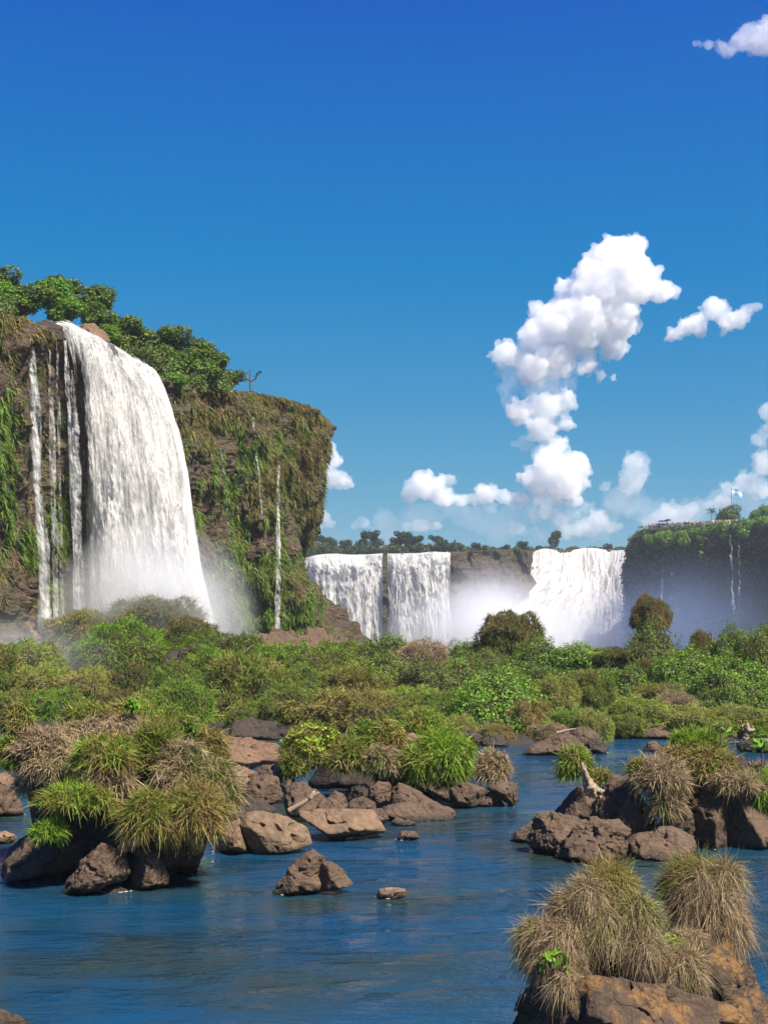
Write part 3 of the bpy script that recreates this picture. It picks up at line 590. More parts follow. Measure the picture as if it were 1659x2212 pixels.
rock('boulder', 'reddish rock behind the grey boulder at the left edge', [a1((-60,640),(-40,540),(30,520),(110,560),(140,640))], base=1716, seed=8, group=GL, mat='rock_red')
rock('boulder', 'dark earthy rock core hidden under the tussocks of the big island', [a1((420,880),(330,650),(500,500),(1200,450),(1400,650),(1390,800),(1290,1000),(1200,1150),(480,1170))], D=33.0, th=1.5, seed=9, group=GL, mat='soil', sub=6)
# middle bar
for i, (lab, D, pts, mt) in enumerate([
    ('squarish brown block wedged beneath the pinkish outcrop', 46.5, [(100,470),(130,430),(200,420),(250,470),(240,540),(120,545)], 'rock'), ('narrow standing rock next to the upright angular boulder', 44.5, [(205,560),(230,470),(270,440),(300,480),(290,580)], 'rock_pale'),
    ('low brown rock hugging the right flank of the big island', 38.5, [(60,700),(90,600),(160,580),(200,640),(190,720)], 'rock'), ('flat-lying rock between the outcrop and the leafy bush', 47.5, [(300,420),(340,385),(420,380),(450,420),(430,470),(330,470)], 'rock'),
    ('brown rock under the left end of the leafy bush', 46, [(380,400),(420,360),(470,370),(500,440),(470,490),(400,470)], 'rock_red'), ('slab end showing between the rounded boulder and the long slab', 41, [(600,600),(620,555),(680,540),(720,570),(760,610),(700,640)], 'rock'),
    ('jagged rock in the middle of the bar behind the slabs', 44.5, [(740,560),(770,490),(840,470),(880,520),(870,580)], 'rock_dark'), ('pointed dark rock behind the triangular rock of the bar', 45, [(960,510),(1000,440),(1050,440),(1090,520)], 'rock_dark'),
    ('little brown wedge left of the wide smooth slab', 40.5, [(840,640),(870,600),(920,595),(960,650),(900,670)], 'rock')]):
    rock('boulder', lab, [a2(*pts)], D=D, th=.7, seed=130 + i, group=GM, mat=mt)
rock('boulder', 'large pale angular boulder with a dark left face at the waterline', [a2((98,822),(130,690),(232,640),(262,700),(292,824)), a2((228,650),(262,612),(340,600),(440,625),(560,690),(602,770),(440,815),(295,827))], base=1850, th=.85, seed=21, group=GM, mat='rock_pale', sub=6, amp=.045)
rock('boulder', 'long flat-topped pale slab right of the large angular boulder', [a2((478,612),(560,598),(870,600),(912,640),(947,712),(640,765),(590,720),(535,650))], base=1822, th=1.1, seed=22, group=GM, mat='rock_pale', sub=6, amp=.045)
rock('boulder', 'rounded dark boulder with driftwood leaning on it', [a2((442,610),(440,510),(480,472),(550,470),(640,530),(700,600),(620,640),(480,640))], D=41.5, th=.9, seed=23, group=GM)
rock('boulder', 'upright angular boulder between the big island and the middle bar', [a2((235,520),(290,440),(360,430),(430,445),(445,560),(330,600),(250,580))], D=43, th=.9, seed=24, group=GM)
rock('boulder', 'wide pinkish brown outcrop behind the middle bar boulders', [a2((40,330),(70,258),(180,248),(300,255),(425,290),(445,370),(350,400),(200,420),(80,400))], D=52, th=3.0, seed=25, group=GM, mat='rock_red', sub=6, amp=.09)
rock('boulder', 'sloping brown rock below the pinkish outcrop', [a2((110,400),(230,385),(320,420),(290,520),(180,560),(110,520))], D=47, th=1.4, seed=26, group=GM, mat='rock_red')
rock('boulder', 'dark wedge of rock just behind the large pale angular boulder', [a2((150,600),(190,540),(310,530),(415,600),(300,680),(170,680))], D=39.5, th=.8, seed=27, group=GM, mat='rock_dark')
rock('boulder', 'small rock in the gap above the upright angular boulder', [a2((420,470),(450,430),(500,450),(505,500),(440,520))], D=45, th=.5, seed=28, group=GM)
rock('boulder', 'grey-brown block below the left leafy bush of the middle bar', [a2((640,560),(690,505),(740,530),(770,600),(660,620))], D=42.5, th=.6, seed=29, group=GM)
rock('boulder', 'upright split rock under the middle of the bar', [a2((840,560),(860,490),(900,462),(960,470),(975,560),(900,600))], D=42.5, th=.5, seed=30, group=GM)
rock('boulder', 'triangular rock in the middle of the bar', [a2((930,600),(965,500),(1010,462),(1090,510),(1190,560),(1200,600))], D=42.5, th=.8, seed=31, group=GM)
rock('boulder', 'low rounded rock beside the flat slab', [a2((740,620),(760,560),(830,535),(890,570),(900,620))], D=41, th=.6, seed=32, group=GM)
rock('boulder', 'wide smooth slab sliding into the water in front of the bar', [a2((890,640),(930,585),(1090,545),(1190,560),(1265,595),(1288,625),(1275,657),(1050,672))], base=1776, th=1.0, seed=33, group=GM, sub=6, amp=.05)
rock('boulder', 'little dark wedge at the waterline beside the wide smooth slab', [a2((950,668),(985,640),(1060,650),(1105,672),(1030,684))], base=1786, th=.35, seed=34, group=GM, sub=4)
rock('boulder', 'long slanting ledge under the bright green tussock of the bar', [a2((990,400),(1100,420),(1260,480),(1330,540),(1290,590),(1180,545),(1010,450))], D=44.5, th=.9, seed=35, group=GM)
rock('boulder', 'brown boulder right of the slanting ledge', [a2((1260,585),(1240,500),(1330,455),(1425,500),(1400,580),(1320,600))], D=44.0, th=.8, seed=36, group=GM)
rock('boulder', 'low wedge at the waterline near the right tip of the bar', [a2((1345,590),(1380,545),(1470,500),(1515,585),(1430,600))], base=1745, th=.5, seed=37, group=GM)
rock('boulder', 'curled boulder with a dark hollow at the right tip of the bar', [a2((1420,500),(1440,470),(1520,460),(1578,478),(1580,560),(1560,595),(1525,575)), a2((1500,480),(1575,470),(1582,540),(1560,592),(1530,590))], base=1746, th=.55, seed=38, group=GM)
rock('boulder', 'dark base rock beneath the bushes of the middle bar', [a2((440,500),(450,380),(700,330),(1000,300),(1300,380),(1400,480),(1300,540),(900,520))], D=48.5, th=2.2, seed=39, group=GM, mat='rock_dark')
rock('boulder', 'small warm brown rock peeping out between the bar bushes', [a2((1010,290),(1030,240),(1070,225),(1110,260),(1100,310))], D=45.8, th=.4, seed=40, group=GM, mat='rock_pale', sub=4)
rock('boulder', 'small round wet rock alone in the channel right of the flat slab', [a2((983,750),(1012,706),(1080,705),(1112,742),(1040,756))], base=1818, th=.35, seed=41, group=GM)
rock('boulder', 'big peaked boulder alone in midstream with a split on its right', [a2((380,1012),(412,955),(470,870),(520,872),(600,920),(700,990),(560,1015),(480,1028)), (a2((415,980),(480,860),(560,800),(592,793),(640,830),(660,960),(600,1000)), .25), (a2((600,980),(625,850),(670,845),(730,885),(788,972),(700,995)), .1)], base=1938, th=.55, seed=42, group=GM, sub=6, amp=.055)
rock('boulder', 'small flat-topped pale rock alone in midstream', [a2((888,1032),(902,985),(960,976),(1046,985),(1050,1022),(960,1038))], base=1944, th=.3, seed=43, group=GM, mat='rock_pale')
# right cluster
rock('boulder', 'small brown rock at the left tip of the right cluster', [a3((98,862),(130,800),(230,738),(262,760),(210,880))], base=1822, th=.5, seed=51, group=GRR)
rock('boulder', 'honeycombed brown boulder at the left front of the right cluster', [a3((183,885),(245,705),(300,678),(480,700),(575,730),(560,820),(400,965),(250,945))], base=1852, th=.9, seed=52, group=GRR, sub=6, amp=.10)
rock('boulder', 'hollowed boulder at the centre front of the right cluster', [a3((375,962),(410,830),(560,735),(620,718),(740,735),(842,792),(830,850),(790,962),(560,988))], base=1864, th=.8, seed=53, group=GRR, sub=6, amp=.11)
rock('boulder', 'tall dark-faced boulder peaking behind the hollowed boulder', [a3((600,720),(612,600),(690,470),(745,448),(800,458),(890,560),(990,740),(960,860),(700,860))], D=37.2, th=1.0, seed=54, group=GRR, sub=6)
rock('boulder', 'wedge-shaped boulder right of the hollowed one', [a3((795,962),(795,870),(860,800),(1060,762),(1180,800),(1240,880),(1232,925),(1100,968))], base=1860, th=.9, seed=55, group=GRR, sub=6, amp=.06)
rock('boulder', 'brown shoulder of rock under the driftwood stump', [a3((335,700),(440,592),(500,528),(560,530),(640,580),(640,720),(480,720))], D=38, th=.9, seed=56, group=GRR)
rock('boulder', 'steep brown rock beneath the hanging straw tussock', [a3((960,800),(1060,640),(1130,600),(1190,660),(1245,810),(1235,900),(1000,860))], D=36.8, th=.9, seed=57, group=GRR)
rock('boulder', 'massive boulder at the right edge with a shaded left wall', [a3((1185,930),(1190,620),(1300,560),(1425,550),(1430,935)), a3((1395,935),(1400,560),(1500,548),(1640,620),(1720,700),(1760,800),(1760,930))], base=1843, th=1.6, seed=58, group=GRR, mat='rock', sub=6, amp=.035)
rock('boulder', 'brown block filling the gap behind the hollowed boulder', [a3((520,760),(560,640),(640,600),(720,640),(760,740),(700,800))], D=37.4, th=.9, seed=141, group=GRR)
rock('boulder', 'dark rock wall between the straw tussock and the massive boulder', [a3((1080,900),(1090,560),(1180,470),(1260,480),(1300,900))], D=38.0, th=.9, seed=142, group=GRR, mat='rock_dark')
rock('boulder', 'small dark knob of rock standing on top of the right cluster', [a3((1415,430),(1440,350),(1500,333),(1540,370),(1562,450),(1480,460))], D=37.5, th=.5, seed=59, group=GRR, mat='rock_dark', sub=4)
# far bank
rock('boulder', 'broad grey boulder at the far end of the channel', [a3((148,348),(250,262),(330,225),(390,203),(450,195),(540,265),(610,335),(400,356))], base=1637, th=1.8, seed=61, group=GB, sub=6, amp=.06)
rock('boulder', 'rounded dark rock at the right end of the broad grey boulder', [a3((560,320),(570,250),(640,228),(690,285),(685,330),(620,338))], base=1630, th=.9, seed=62, group=GB, mat='rock_dark')
rock('boulder', 'ledge behind the broad grey boulder', [a3((440,230),(500,170),(560,160),(640,215),(660,280),(520,290))], D=63, th=1.0, seed=63, group=GB)
rock('boulder', 'cone-shaped rock alone in the far channel', [a3((893,324),(930,258),(980,250),(1022,300),(1020,322))], base=1626, th=.8, seed=64, group=GB)
rock('boulder', 'grey rock at the water under the big leafy mound', [a3((-90,290),(-70,235),(0,215),(55,215),(100,285),(40,300))], base=1615, th=1.0, seed=65, group=GB, mat='rock_dark')
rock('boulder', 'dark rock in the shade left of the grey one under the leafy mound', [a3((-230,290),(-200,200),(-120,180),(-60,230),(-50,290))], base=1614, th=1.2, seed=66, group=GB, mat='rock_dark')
for i, (lab, pts, b, mt) in enumerate([
    ('first of the low rocks along the far bank, nearest the leafy mound', [(725,240),(790,188),(850,200),(870,240)], 1596, 'rock'),
    ('wide low rock of the far bank behind the cone-shaped rock', [(850,235),(930,178),(1000,163),(1130,190),(1175,228),(980,248)], 1598, 'rock'),
    ('blocky rock at the foot of the far bank grass', [(1130,220),(1140,165),(1240,158),(1300,195),(1280,225)], 1591, 'rock_dark'),
    ('flat rock of the far bank above the sapling', [(1290,215),(1330,180),(1450,175),(1500,205),(1420,225)], 1590, 'rock'),
    ('low dark shelf running into the right edge at the far bank', [(1430,300),(1480,248),(1640,236),(1780,270),(1780,320),(1520,328)], 1627, 'rock_dark'),
    ('rock at the right edge beside the pale driftwood', [(1560,225),(1600,170),(1680,140),(1780,150),(1780,240)], 1596, 'rock'),
    ('small wet rock near the right edge of the far channel', [(1385,262),(1420,235),(1470,240),(1480,270)], 1606, 'rock_dark'),
    ('sloping stone under the drooping grass at the far bank', [(700,215),(720,160),(800,150),(850,190),(800,225)], 1590, 'rock_dark')]):
    rock('boulder', lab, [a3(*pts)], base=b, th=.9, seed=70 + i, group=GB, mat=mt)
for i, (lab, D, pts, mt) in enumerate([
    ('dark block under the hummocks above the pinkish outcrop', 66, [(490,1600),(500,1560),(540,1550),(600,1560),(610,1600)], 'rock_dark'),
    ('dark cave-like boulder between two grassy hummocks on the left', 92, [(345,1460),(352,1415),(400,1395),(465,1405),(470,1450),(420,1470)], 'rock_dark'),
    ('brown boulder lying among the hummocks below the broad fall', 100, [(205,1425),(215,1385),(260,1375),(300,1395),(300,1430)], 'rock_red'),
    ('pale stone at the misty foot of the left ribbon fall', 106, [(15,1395),(30,1350),(75,1335),(105,1360),(110,1400)], 'rock_red'),
    ('shaded rock at the base of the hanging green hummock', 70, [(590,1600),(600,1565),(660,1555),(740,1570),(750,1605)], 'rock_dark'),
    ('reddish rock between misty hummocks at the left', 80, [(225,1545),(235,1510),(275,1500),(320,1520),(325,1550)], 'rock_red')]):
    rock('boulder', lab, [pts], D=D, th=2.0, seed=90 + i, group='rocks between the hummocks', mat=mt)
rock('boulder', 'rounded bushy outcrop beside the left edge of the white cataract', [[(1072,1290),(1080,1248),(1112,1234),(1150,1242),(1163,1262),(1120,1300)]], D=492, th=9, seed=99, group='far rocks', mat='cliff_far')
rock('boulder', 'dark rock breaking the lip near the left end of the white cataract', [[(1172,1200),(1180,1186),(1196,1185),(1204,1200)]], D=553, th=4, seed=151, group='far rocks', mat='rock_dark', sub=4)
rock('boulder', 'low dark rock breaking the middle of the lip of the white cataract', [[(1236,1197),(1246,1186),(1262,1184),(1272,1197)]], D=570, th=4, seed=152, group='far rocks', mat='rock_dark', sub=4)
rock('boulder', 'low dark rock breaking the lip near the right end of the white cataract', [[(1300,1196),(1312,1186),(1322,1186),(1330,1196)]], D=568, th=4, seed=153, group='far rocks', mat='rock_dark', sub=4)
# foreground
rock('boulder', 'huge lichen-stained boulder filling the lower right corner', [a4((120,1300),(180,1130),(240,980),(330,860),(560,790),(800,770),(1020,780),(1000,1300)), (a4((900,1300),(960,790),(1200,700),(1480,650),(1560,680),(1640,900),(1800,1100),(1800,1300)), .35), (a4((380,1300),(500,930),(700,850),(900,900),(1200,960),(1500,1060),(1600,1300)), -.9)], D=18.9, th=.95, seed=101, group='foreground rocks', mat='rock_lichen', sub=6, amp=.08)
rock('boulder', 'dark earthy hump of rock under the big left foreground tussocks', [a4((300,1000),(360,720),(520,560),(700,440),(860,480),(960,700),(980,960)), (a4((620,900),(640,400),(720,330),(800,400),(860,900)), .2)], D=18.95, th=.7, seed=103, group='foreground rocks', mat='soil', sub=5)
rock('boulder', 'dark earthy hump of rock under the round right foreground tussock', [a4((1060,960),(1120,620),(1180,400),(1300,340),(1400,440),(1440,700),(1470,900))], D=19.7, th=.6, seed=104, group='foreground rocks', mat='soil', sub=5)
rock('boulder', 'orange-brown tip of rock in the lower left corner', [[(-60,2300),(-40,2195),(0,2178),(30,2190),(70,2215),(110,2300)]], D=20.5, th=.5, seed=102, group='foreground rocks', mat='rock_lichen')

# foam where the current meets the rocks
r = np.random.RandomState(61); FV, FF = [], []; nfo = 0
for o in [o for o in C.objects if o.get('category') == 'boulder' and o.location[1] < 72]:
    n = len(o.data.vertices); V = np.empty(n * 3, np.float32); o.data.vertices.foreach_get('co', V); V = V.reshape(-1, 3) + np.array(o.location)
    if V[:, 2].min() > -.02: continue
    w = V[(np.abs(V[:, 2]) < .045) & (V[:, 1] < V[:, 1].mean() + .3)]
    if len(w) < 4: continue
    w = w[gnoise(w * 2.2 + 7) > .05]; w = w[r.uniform(size=len(w)) < .22]; cc = V.mean(0)
    for q in w:
        dr = q - cc; dr[2] = 0; dr /= np.linalg.norm(dr) + 1e-6; s = q[1] / 1405 * r.uniform(.25, .7); c = q + dr * r.uniform(-.02, .03); a = np.sort(r.uniform(0, 6.28, 6)); k = r.uniform(.6, 1.6)
        c[2] = .035; ring = np.stack([c[0] + np.cos(a) * s * k * 1.6, c[1] + np.sin(a) * s * 2.2, np.full(6, c[2] - .02)], 1); FV.append(np.vstack([ring, [c[0], c[1], c[2] - .012]]))
        FF += [(nfo + j, nfo + (j + 1) % 6, nfo + 6) for j in range(6)]; nfo += 7
tag(link('foam', mesh_np('foam', np.concatenate(FV), np.array(FF), plain('white_foam', (.5, .5, .5), .7))), 'thin white foam where the current laps against the rocks', kind='stuff')

# ------------------------------------------------------------------ tussocks on the rocks
def zr(fr, x, y): return zc(fr, [(x, y)])[0]
def T1(label, x, y, rx, rz, D, seed, mat='g_mixed', n=2600, L=.42, **k): return tussock('grass_tussock', label, zr(Z1, x, y), D, rx * Z1[2], rz * Z1[2], L, n, None, seed, mat, group='tussocks of the big grassy island', **k)
tussock('soil_mound', 'huge overhanging mound of roots and matted dry grass crowning the big left island', zr(Z1, 700, 500), 34.0, 640 * .357, 330 * .357, .4, 9000, .020, 200, 'g_straw', ry=170, cat='soil mound', group='tussocks of the big grassy island', zmin=-.4, lump=.12, up=.3)
T1('green tuft at the top left corner of the big island', 110, 230, 75, 110, 32.6, 201, 'g_mixed', 1500, .4)
T1('brown thatch of dead grass over the left end of the big island', 260, 400, 190, 120, 32.4, 202, 'g_straw', 3400, .4)
T1('drooping fringe of dry grass under the left overhang of the big island', 280, 490, 110, 60, 32.0, 203, 'g_straw', 1500, .38, up=.1)
T1('leafy clump on the left rim of the big island', 70, 420, 60, 110, 32.3, 204, 'g_fresh', 1300, .35, leaf=('leaf_bright', 300, .06))
T1('bright grassy crest at the top of the big island', 770, 200, 190, 90, 34.5, 205, 'g_fresh', 3000, .42)
T1('pale green tuft right of the crest of the big island', 1040, 300, 190, 110, 33.8, 206, 'g_mixed', 3000, .45)
T1('fresh green tussock in the middle of the big island', 640, 440, 180, 120, 31.6, 207, 'g_fresh', 3800, .5)
T1('dead brown grass below the fresh tussock of the big island', 640, 560, 150, 110, 31.5, 208, 'g_straw', 2600, .5, up=.1)
T1('bright tussock spilling over the lower left rock of the big island', 480, 690, 190, 75, 30.9, 209, 'g_fresh', 3600, .5, up=.9)
T1('small yellow-green tuft low on the left rock of the big island', 300, 880, 90, 55, 30.6, 210, 'g_fresh', 1300, .34)
T1('tall olive reeds in the centre of the big island', 950, 400, 120, 150, 32.0, 211, 'g_green', 2600, .55, up=1.3, droop=.3)
T1('tangled straw grass right of centre on the big island', 1120, 520, 170, 150, 31.8, 212, 'g_straw', 3400, .55, wild=.6)
T1('golden-green tussock hanging over the centre front of the big island', 890, 800, 130, 120, 30.6, 213, 'g_mixed', 4000, .6, up=.5)
T1('golden-green tussock hanging over the right front of the big island', 1160, 780, 165, 150, 30.9, 214, 'g_mixed', 5000, .62, up=.5)
T1('green and straw tuft on the right shoulder of the big island', 1260, 420, 110, 130, 33.0, 215, 'g_mixed', 2600, .45)
T1('brown hanging grass on the right flank of the big island', 1340, 640, 80, 160, 32.0, 216, 'g_straw', 2600, .5, up=.1)
T1('light green tuft left of the crest of the big island', 530, 190, 140, 70, 34.5, 217, 'g_mixed', 2000, .4)
def broad(label, x, y, fr, D, r, n, size, seed, mat='leaf_bright', cat='leafy plant'):
    c = P(*zr(fr, x, y), D); s = D / FX * fr[2]; rr = np.random.RandomState(seed); o = thing('leafy_plant', label, cat, c - np.array([0, 0, r * s]), 'leafy plants among the rocks')
    d, p = ellips_pts(n, rr, r * s, r * s * .8, r * s, -.5, .2, seed); V, F = leaves(p + np.array([0, 0, r * s]), d * .6 + np.array([0, -.3, .5]), size * rr.uniform(.6, 1.3, len(p)), seed, .42); link('leaves', mesh_np('leaves', V, F, M[mat], False), o)
    ps = []
    for k in range(5):
        e = p[k * 3] * .8 + np.array([0, 0, r * s]); ps.append(tube([[0, 0, -.05], e * .5 + rr.normal(size=3) * .01, e], [.012, .009, .004], 5))
    V, F = merge(ps); link('stem', mesh_np('stem', V, F, M['bark']), o); return o
broad('small round leafy vine on the crest of the big island', 800, 130, Z1, 33.6, 38, 160, .085, 230)
broad('green heart-leaved vine ball at the right of the big island crest', 1170, 275, Z1, 33.0, 45, 190, .09, 231, 'leaf_mid')
def branchy(label, x, y, fr, D, segs, rad, name='driftwood', cat='driftwood', mat='wood'):
    ps = []
    for sg in segs:
        q = np.array([P(*zr(fr, a, b), D + (c if len(z) > 2 else 0)) for z in sg for a, b, c in [(*z, 0)[:3]]]); t = np.linspace(0, 1, 12); k = np.linspace(0, 1, len(q))
        w = np.stack([np.interp(t, k, q[:, i]) for i in range(3)], 1); w += .25 * rad * fbm(w * 9, 2)[:, None]; ps.append(tube(w, np.linspace(rad, rad * .45, 12), 7))
    V, F = merge(ps); c = V.mean(0); c[2] = V[:, 2].min(); return tag(link(name, mesh_np(name, V - c, F, M[mat]), loc=c), label, cat)
branchy('bare forked twig with pale bark lying on the big grassy island', 0, 0, Z1, 30.9, [[(835,690),(890,630),(945,530),(955,510)], [(945,530),(955,570),(962,600)], [(890,630),(860,600),(820,570)], [(1060,620),(1130,650),(1250,670)], [(1130,650),(1180,610),(1230,560)]], .028)
branchy('pale driftwood branch leaning on the rounded boulder of the middle bar', 0, 0, Z2, 38.6, [[(468,612),(540,570),(580,540),(618,520)], [(575,545),(590,520),(600,518)]], .085)
ps = []
for sg, ra in (([(530, 385), (545, 430), (568, 500), (590, 555)], (.05, .09, .14, .20)), ([(572, 520), (610, 548), (645, 560), (672, 556)], (.16, .13, .09, .03)), ([(585, 550), (610, 580), (640, 592), (655, 585)], (.15, .12, .08, .03)), ([(578, 540), (572, 575), (585, 600)], (.14, .08, .03)), ([(545, 440), (556, 410), (552, 392)], (.06, .04, .02))):
    w = np.array([P(*zr(Z3, *q), 36.2) for q in sg]); t_ = np.linspace(0, 1, 30); k_ = np.linspace(0, 1, len(w)); c3 = np.stack([np.interp(t_, k_, w[:, i]) for i in range(3)], 1); V, F = tube(c3, np.interp(t_, k_, ra), 16)
    V = V + (.05 * ridged(V * np.array([7, 7, 2.5]), 3) - .06)[:, None] * (V - np.repeat(c3, 16, 0)) / .1; ps.append((V, F))
V, F = merge(ps); c = V.mean(0); c[2] = V[:, 2].min(); tag(link('driftwood', mesh_np('driftwood', V - c, F, M['wood']), loc=c), 'bleached driftwood stump jammed on top of the right rock cluster', 'driftwood')
branchy('white driftwood root on the far bank at the right edge', 0, 0, Z3, 64, [[(1520,150),(1545,190),(1580,190)], [(1530,215),(1515,245),(1545,235)], [(1545,190),(1530,170),(1500,165)]], .14)
branchy('pale dead branch lying on the broad grey boulder', 0, 0, Z3, 57.5, [[(380,208),(440,190),(498,180)]], .07)

def T2(label, x, y, rx, rz, D, seed, mat='g_mixed', n=2600, L=.5, **k): return tussock('grass_tussock', label, zr(Z2, x, y), D, rx * Z2[2], rz * Z2[2], L, n, None, seed, mat, group='tussocks of the middle bar', **k)
T2('yellow-flecked leafy bush at the left end of the middle bar', 580, 310, 130, 105, 45.5, 240, 'g_mixed', 4200, .5, leaf=('leaf_lime', 900, .085))
T2('drooping green tussock just right of the yellow-flecked bush', 760, 350, 90, 85, 45, 241, 'g_mixed', 2800, .5)
T2('olive tussock in the centre of the middle bar', 860, 300, 100, 110, 45.8, 242, 'g_mixed', 3200, .5, leaf=('leaf_bright', 260, .08))
T2('brownish leafy tuft above the small warm rock on the bar', 960, 260, 70, 75, 45.5, 243, 'g_mixed', 1800, .42, leaf=('leaf_lime', 200, .07))
T2('dry tussock below the brownish tuft of the bar', 920, 370, 75, 70, 44.6, 244, 'g_straw', 2200, .5)
T2('vivid green grassy dome at the top of the middle bar', 1120, 210, 105, 80, 47, 245, 'g_fresh', 3800, .5)
T2('fresh tussock on the right shoulder of the middle bar', 1230, 300, 110, 90, 46, 246, 'g_fresh', 3600, .55)
T2('big bright yellow-green tussock at the right front of the middle bar', 1190, 370, 150, 110, 44.8, 247, 'g_fresh', 7500, .65, leaf=('leaf_bright', 350, .08))
T2('small straw-coloured tussock on the right tip of the middle bar', 1455, 400, 72, 75, 44.8, 248, 'g_straw', 2400, .5)
T2('dark green creeper hanging at the left of the middle bar', 500, 390, 60, 60, 45, 249, 'g_green', 1200, .4, leaf=('leaf_mid', 200, .08))
broad('tiny leafy shoot above the straw tussock of the bar', 1435, 335, Z2, 45.6, 35, 70, .07, 250)

def T3(label, x, y, rx, rz, D, seed, mat='g_mixed', n=2600, L=.42, **k): return tussock('grass_tussock', label, zr(Z3, x, y), D, rx * Z3[2], rz * Z3[2], L, n, None, seed, mat, group='tussocks of the right rock cluster', **k)
T3('green tussock leaning left behind the driftwood stump', 490, 400, 80, 100, 37.5, 260, 'g_fresh', 2800, .42)
T3('low green tuft right of the driftwood stump', 640, 475, 65, 38, 38.5, 261, 'g_mixed', 1200, .35)
T3('large drooping straw tussock in the middle of the right cluster', 1000, 465, 135, 88, 36.4, 262, 'g_straw', 5500, .55)
T3('beard of straw hanging down the rock of the right cluster', 1040, 600, 58, 95, 36.2, 263, 'g_straw', 2600, .55, up=.1)
T3('upright green grass on the top of the right cluster', 1230, 290, 150, 80, 38, 264, 'g_fresh', 4000, .5, up=1.1, droop=.5)
T3('brown tuft with green tips left of the top grass', 1100, 370, 90, 70, 37.4, 265, 'g_mixed', 2200, .4)
T3('leafy green tussock on the shaded wall of the right cluster', 1300, 420, 150, 110, 37.2, 266, 'g_mixed', 4200, .5, leaf=('leaf_bright', 420, .055))
T3('straw grass draped over the massive right boulder', 1470, 510, 150, 55, 36.6, 267, 'g_straw', 3400, .45)
T3('green grass at the right edge above the massive boulder', 1630, 560, 90, 90, 36.8, 268, 'g_fresh', 3000, .5)
T3('pale tuft at the right edge behind the dark knob', 1610, 460, 80, 60, 38, 269, 'g_straw', 2000, .42)
T3('thin green blades sprouting left of the large straw tussock', 870, 440, 40, 50, 36.4, 270, 'g_fresh', 700, .42, up=1.4, droop=.3)
T3('soil bank with sparse grass joining the top of the right cluster', 1330, 520, 300, 75, 38.5, 271, 'g_straw', 3000, .4)
def sapling(label, x0, y0, x1, y1, D, n, size, seed):
    a = P(*zr(Z3, x0, y0), D); b = P(*zr(Z3, x1, y1), D); o = thing('sapling', label, 'sapling', a, 'saplings on the right rock cluster'); r = np.random.RandomState(seed); m = (b - a)
    V, F = tube([[0, 0, -.3], m * .4 + np.array([.03, 0, 0]), m * .8, m], [.03, .025, .02, .012], 6); link('trunk', mesh_np('trunk', V, F, M['bark']), o)
    q = r.normal(size=(n, 3)) * np.array([.2, .18, .10]) * size / .12 + m; V, F = leaves(q, np.tile([0, -.4, .8], (n, 1)), size * r.uniform(.7, 1.2, n), seed, .45); link('leaves', mesh_np('leaves', V, F, M['leaf_bright'], False), o)
sapling('thin sapling with a few leaves standing in the top grass of the right cluster', 1365, 340, 1372, 160, 37.5, 16, .12, 280)
sapling('young leafy sapling beside the right edge', 1616, 420, 1625, 255, 37.5, 34, .13, 281)

LS = .6
def T4(label, x, y, rx, rz, D, seed, mat='g_straw', n=2600, L=.4, **k): k = dict(dict(out=.42, cl_=1.25, gap=.12, lump=.42, droop=1.1), **k); return tussock('grass_tussock', label, zr(Z4, x + 15, y - 20), D, rx * Z4[2] * .79, rz * Z4[2] * .80, L, n, .0085, seed, mat, group='foreground tussocks', **k)
T4('left bulge of the dry foreground tussock hanging over the boulder edge', 430, 740, 170, 200, 18.6, 290, n=7000, L=.42, wild=.6, up=.3, droop=1.25)
T4('big dry tussock in the middle of the foreground boulder', 740, 620, 240, 220, 18.8, 291, n=12000, L=.45, wild=.6, up=.35, droop=1.25)
T4('tall top of the dry tussock with green blades arching out', 720, 400, 160, 130, 19.0, 292, 'g_mixed', n=5500, L=.5, wild=.6, up=.9)
T4('sloping left shoulder of the dry foreground tussock', 520, 510, 130, 90, 18.8, 293, n=3500, L=.38, wild=.5)
T4('round dry tussock standing apart on the right of the foreground boulder', 1280, 460, 195, 215, 19.6, 294, n=11000, L=.5, wild=.6, droop=1.25, up=.35)
T4('green hair of arching blades on top of the round right tussock', 1220, 320, 160, 90, 19.7, 295, 'g_green', n=1600, L=.5, wild=.7, up=1)
T4('small dry tuft creeping down the middle of the foreground boulder', 1150, 850, 125, 110, 18.4, 296, n=4200, L=.36, wild=.6)
T4('low brown tuft between the two big foreground tussocks', 1180, 690, 110, 50, 19.0, 297, n=2200, L=.22, wild=.6)
T4('spiky tuft on the upper left slope of the dry foreground tussock', 600, 440, 95, 80, 18.7, 311, n=2200, L=.42, up=.7)
T4('straw shock bulging from the right side of the big dry tussock', 900, 560, 105, 120, 18.6, 312, n=3000, L=.4)
T4('matted lower right end of the big dry tussock', 930, 740, 95, 90, 18.4, 313, n=2200, L=.4, up=.1)
T4('wispy tuft on the far left edge of the foreground clump', 300, 690, 85, 110, 18.7, 314, n=1800, L=.46, up=.4)
T4('bleached tuft low on the right side of the round tussock', 1430, 620, 85, 120, 19.4, 315, n=2200, L=.42, up=.1)
T4('green-tipped tuft leaning left from the round right tussock', 1120, 400, 80, 100, 19.8, 316, 'g_mixed', n=1800, L=.5, up=.8)
T4('small crown of straw on the right shoulder of the round tussock', 1400, 330, 80, 80, 19.6, 317, n=1600, L=.5, up=.7)
T4('thin beard of roots hanging below the left bulge', 480, 950, 90, 90, 18.2, 298, n=1500, L=.38, up=0)
broad('broad-leaved green plant growing out of the left foreground tussock', 430, 800, Z4, 18.15, 75, 34, .085, 299)
broad('yellow-green cushion plant between the foreground tussocks', 1100, 705, Z4, 18.9, 60, 220, .022, 300, 'leaf_lime')

LS = .62
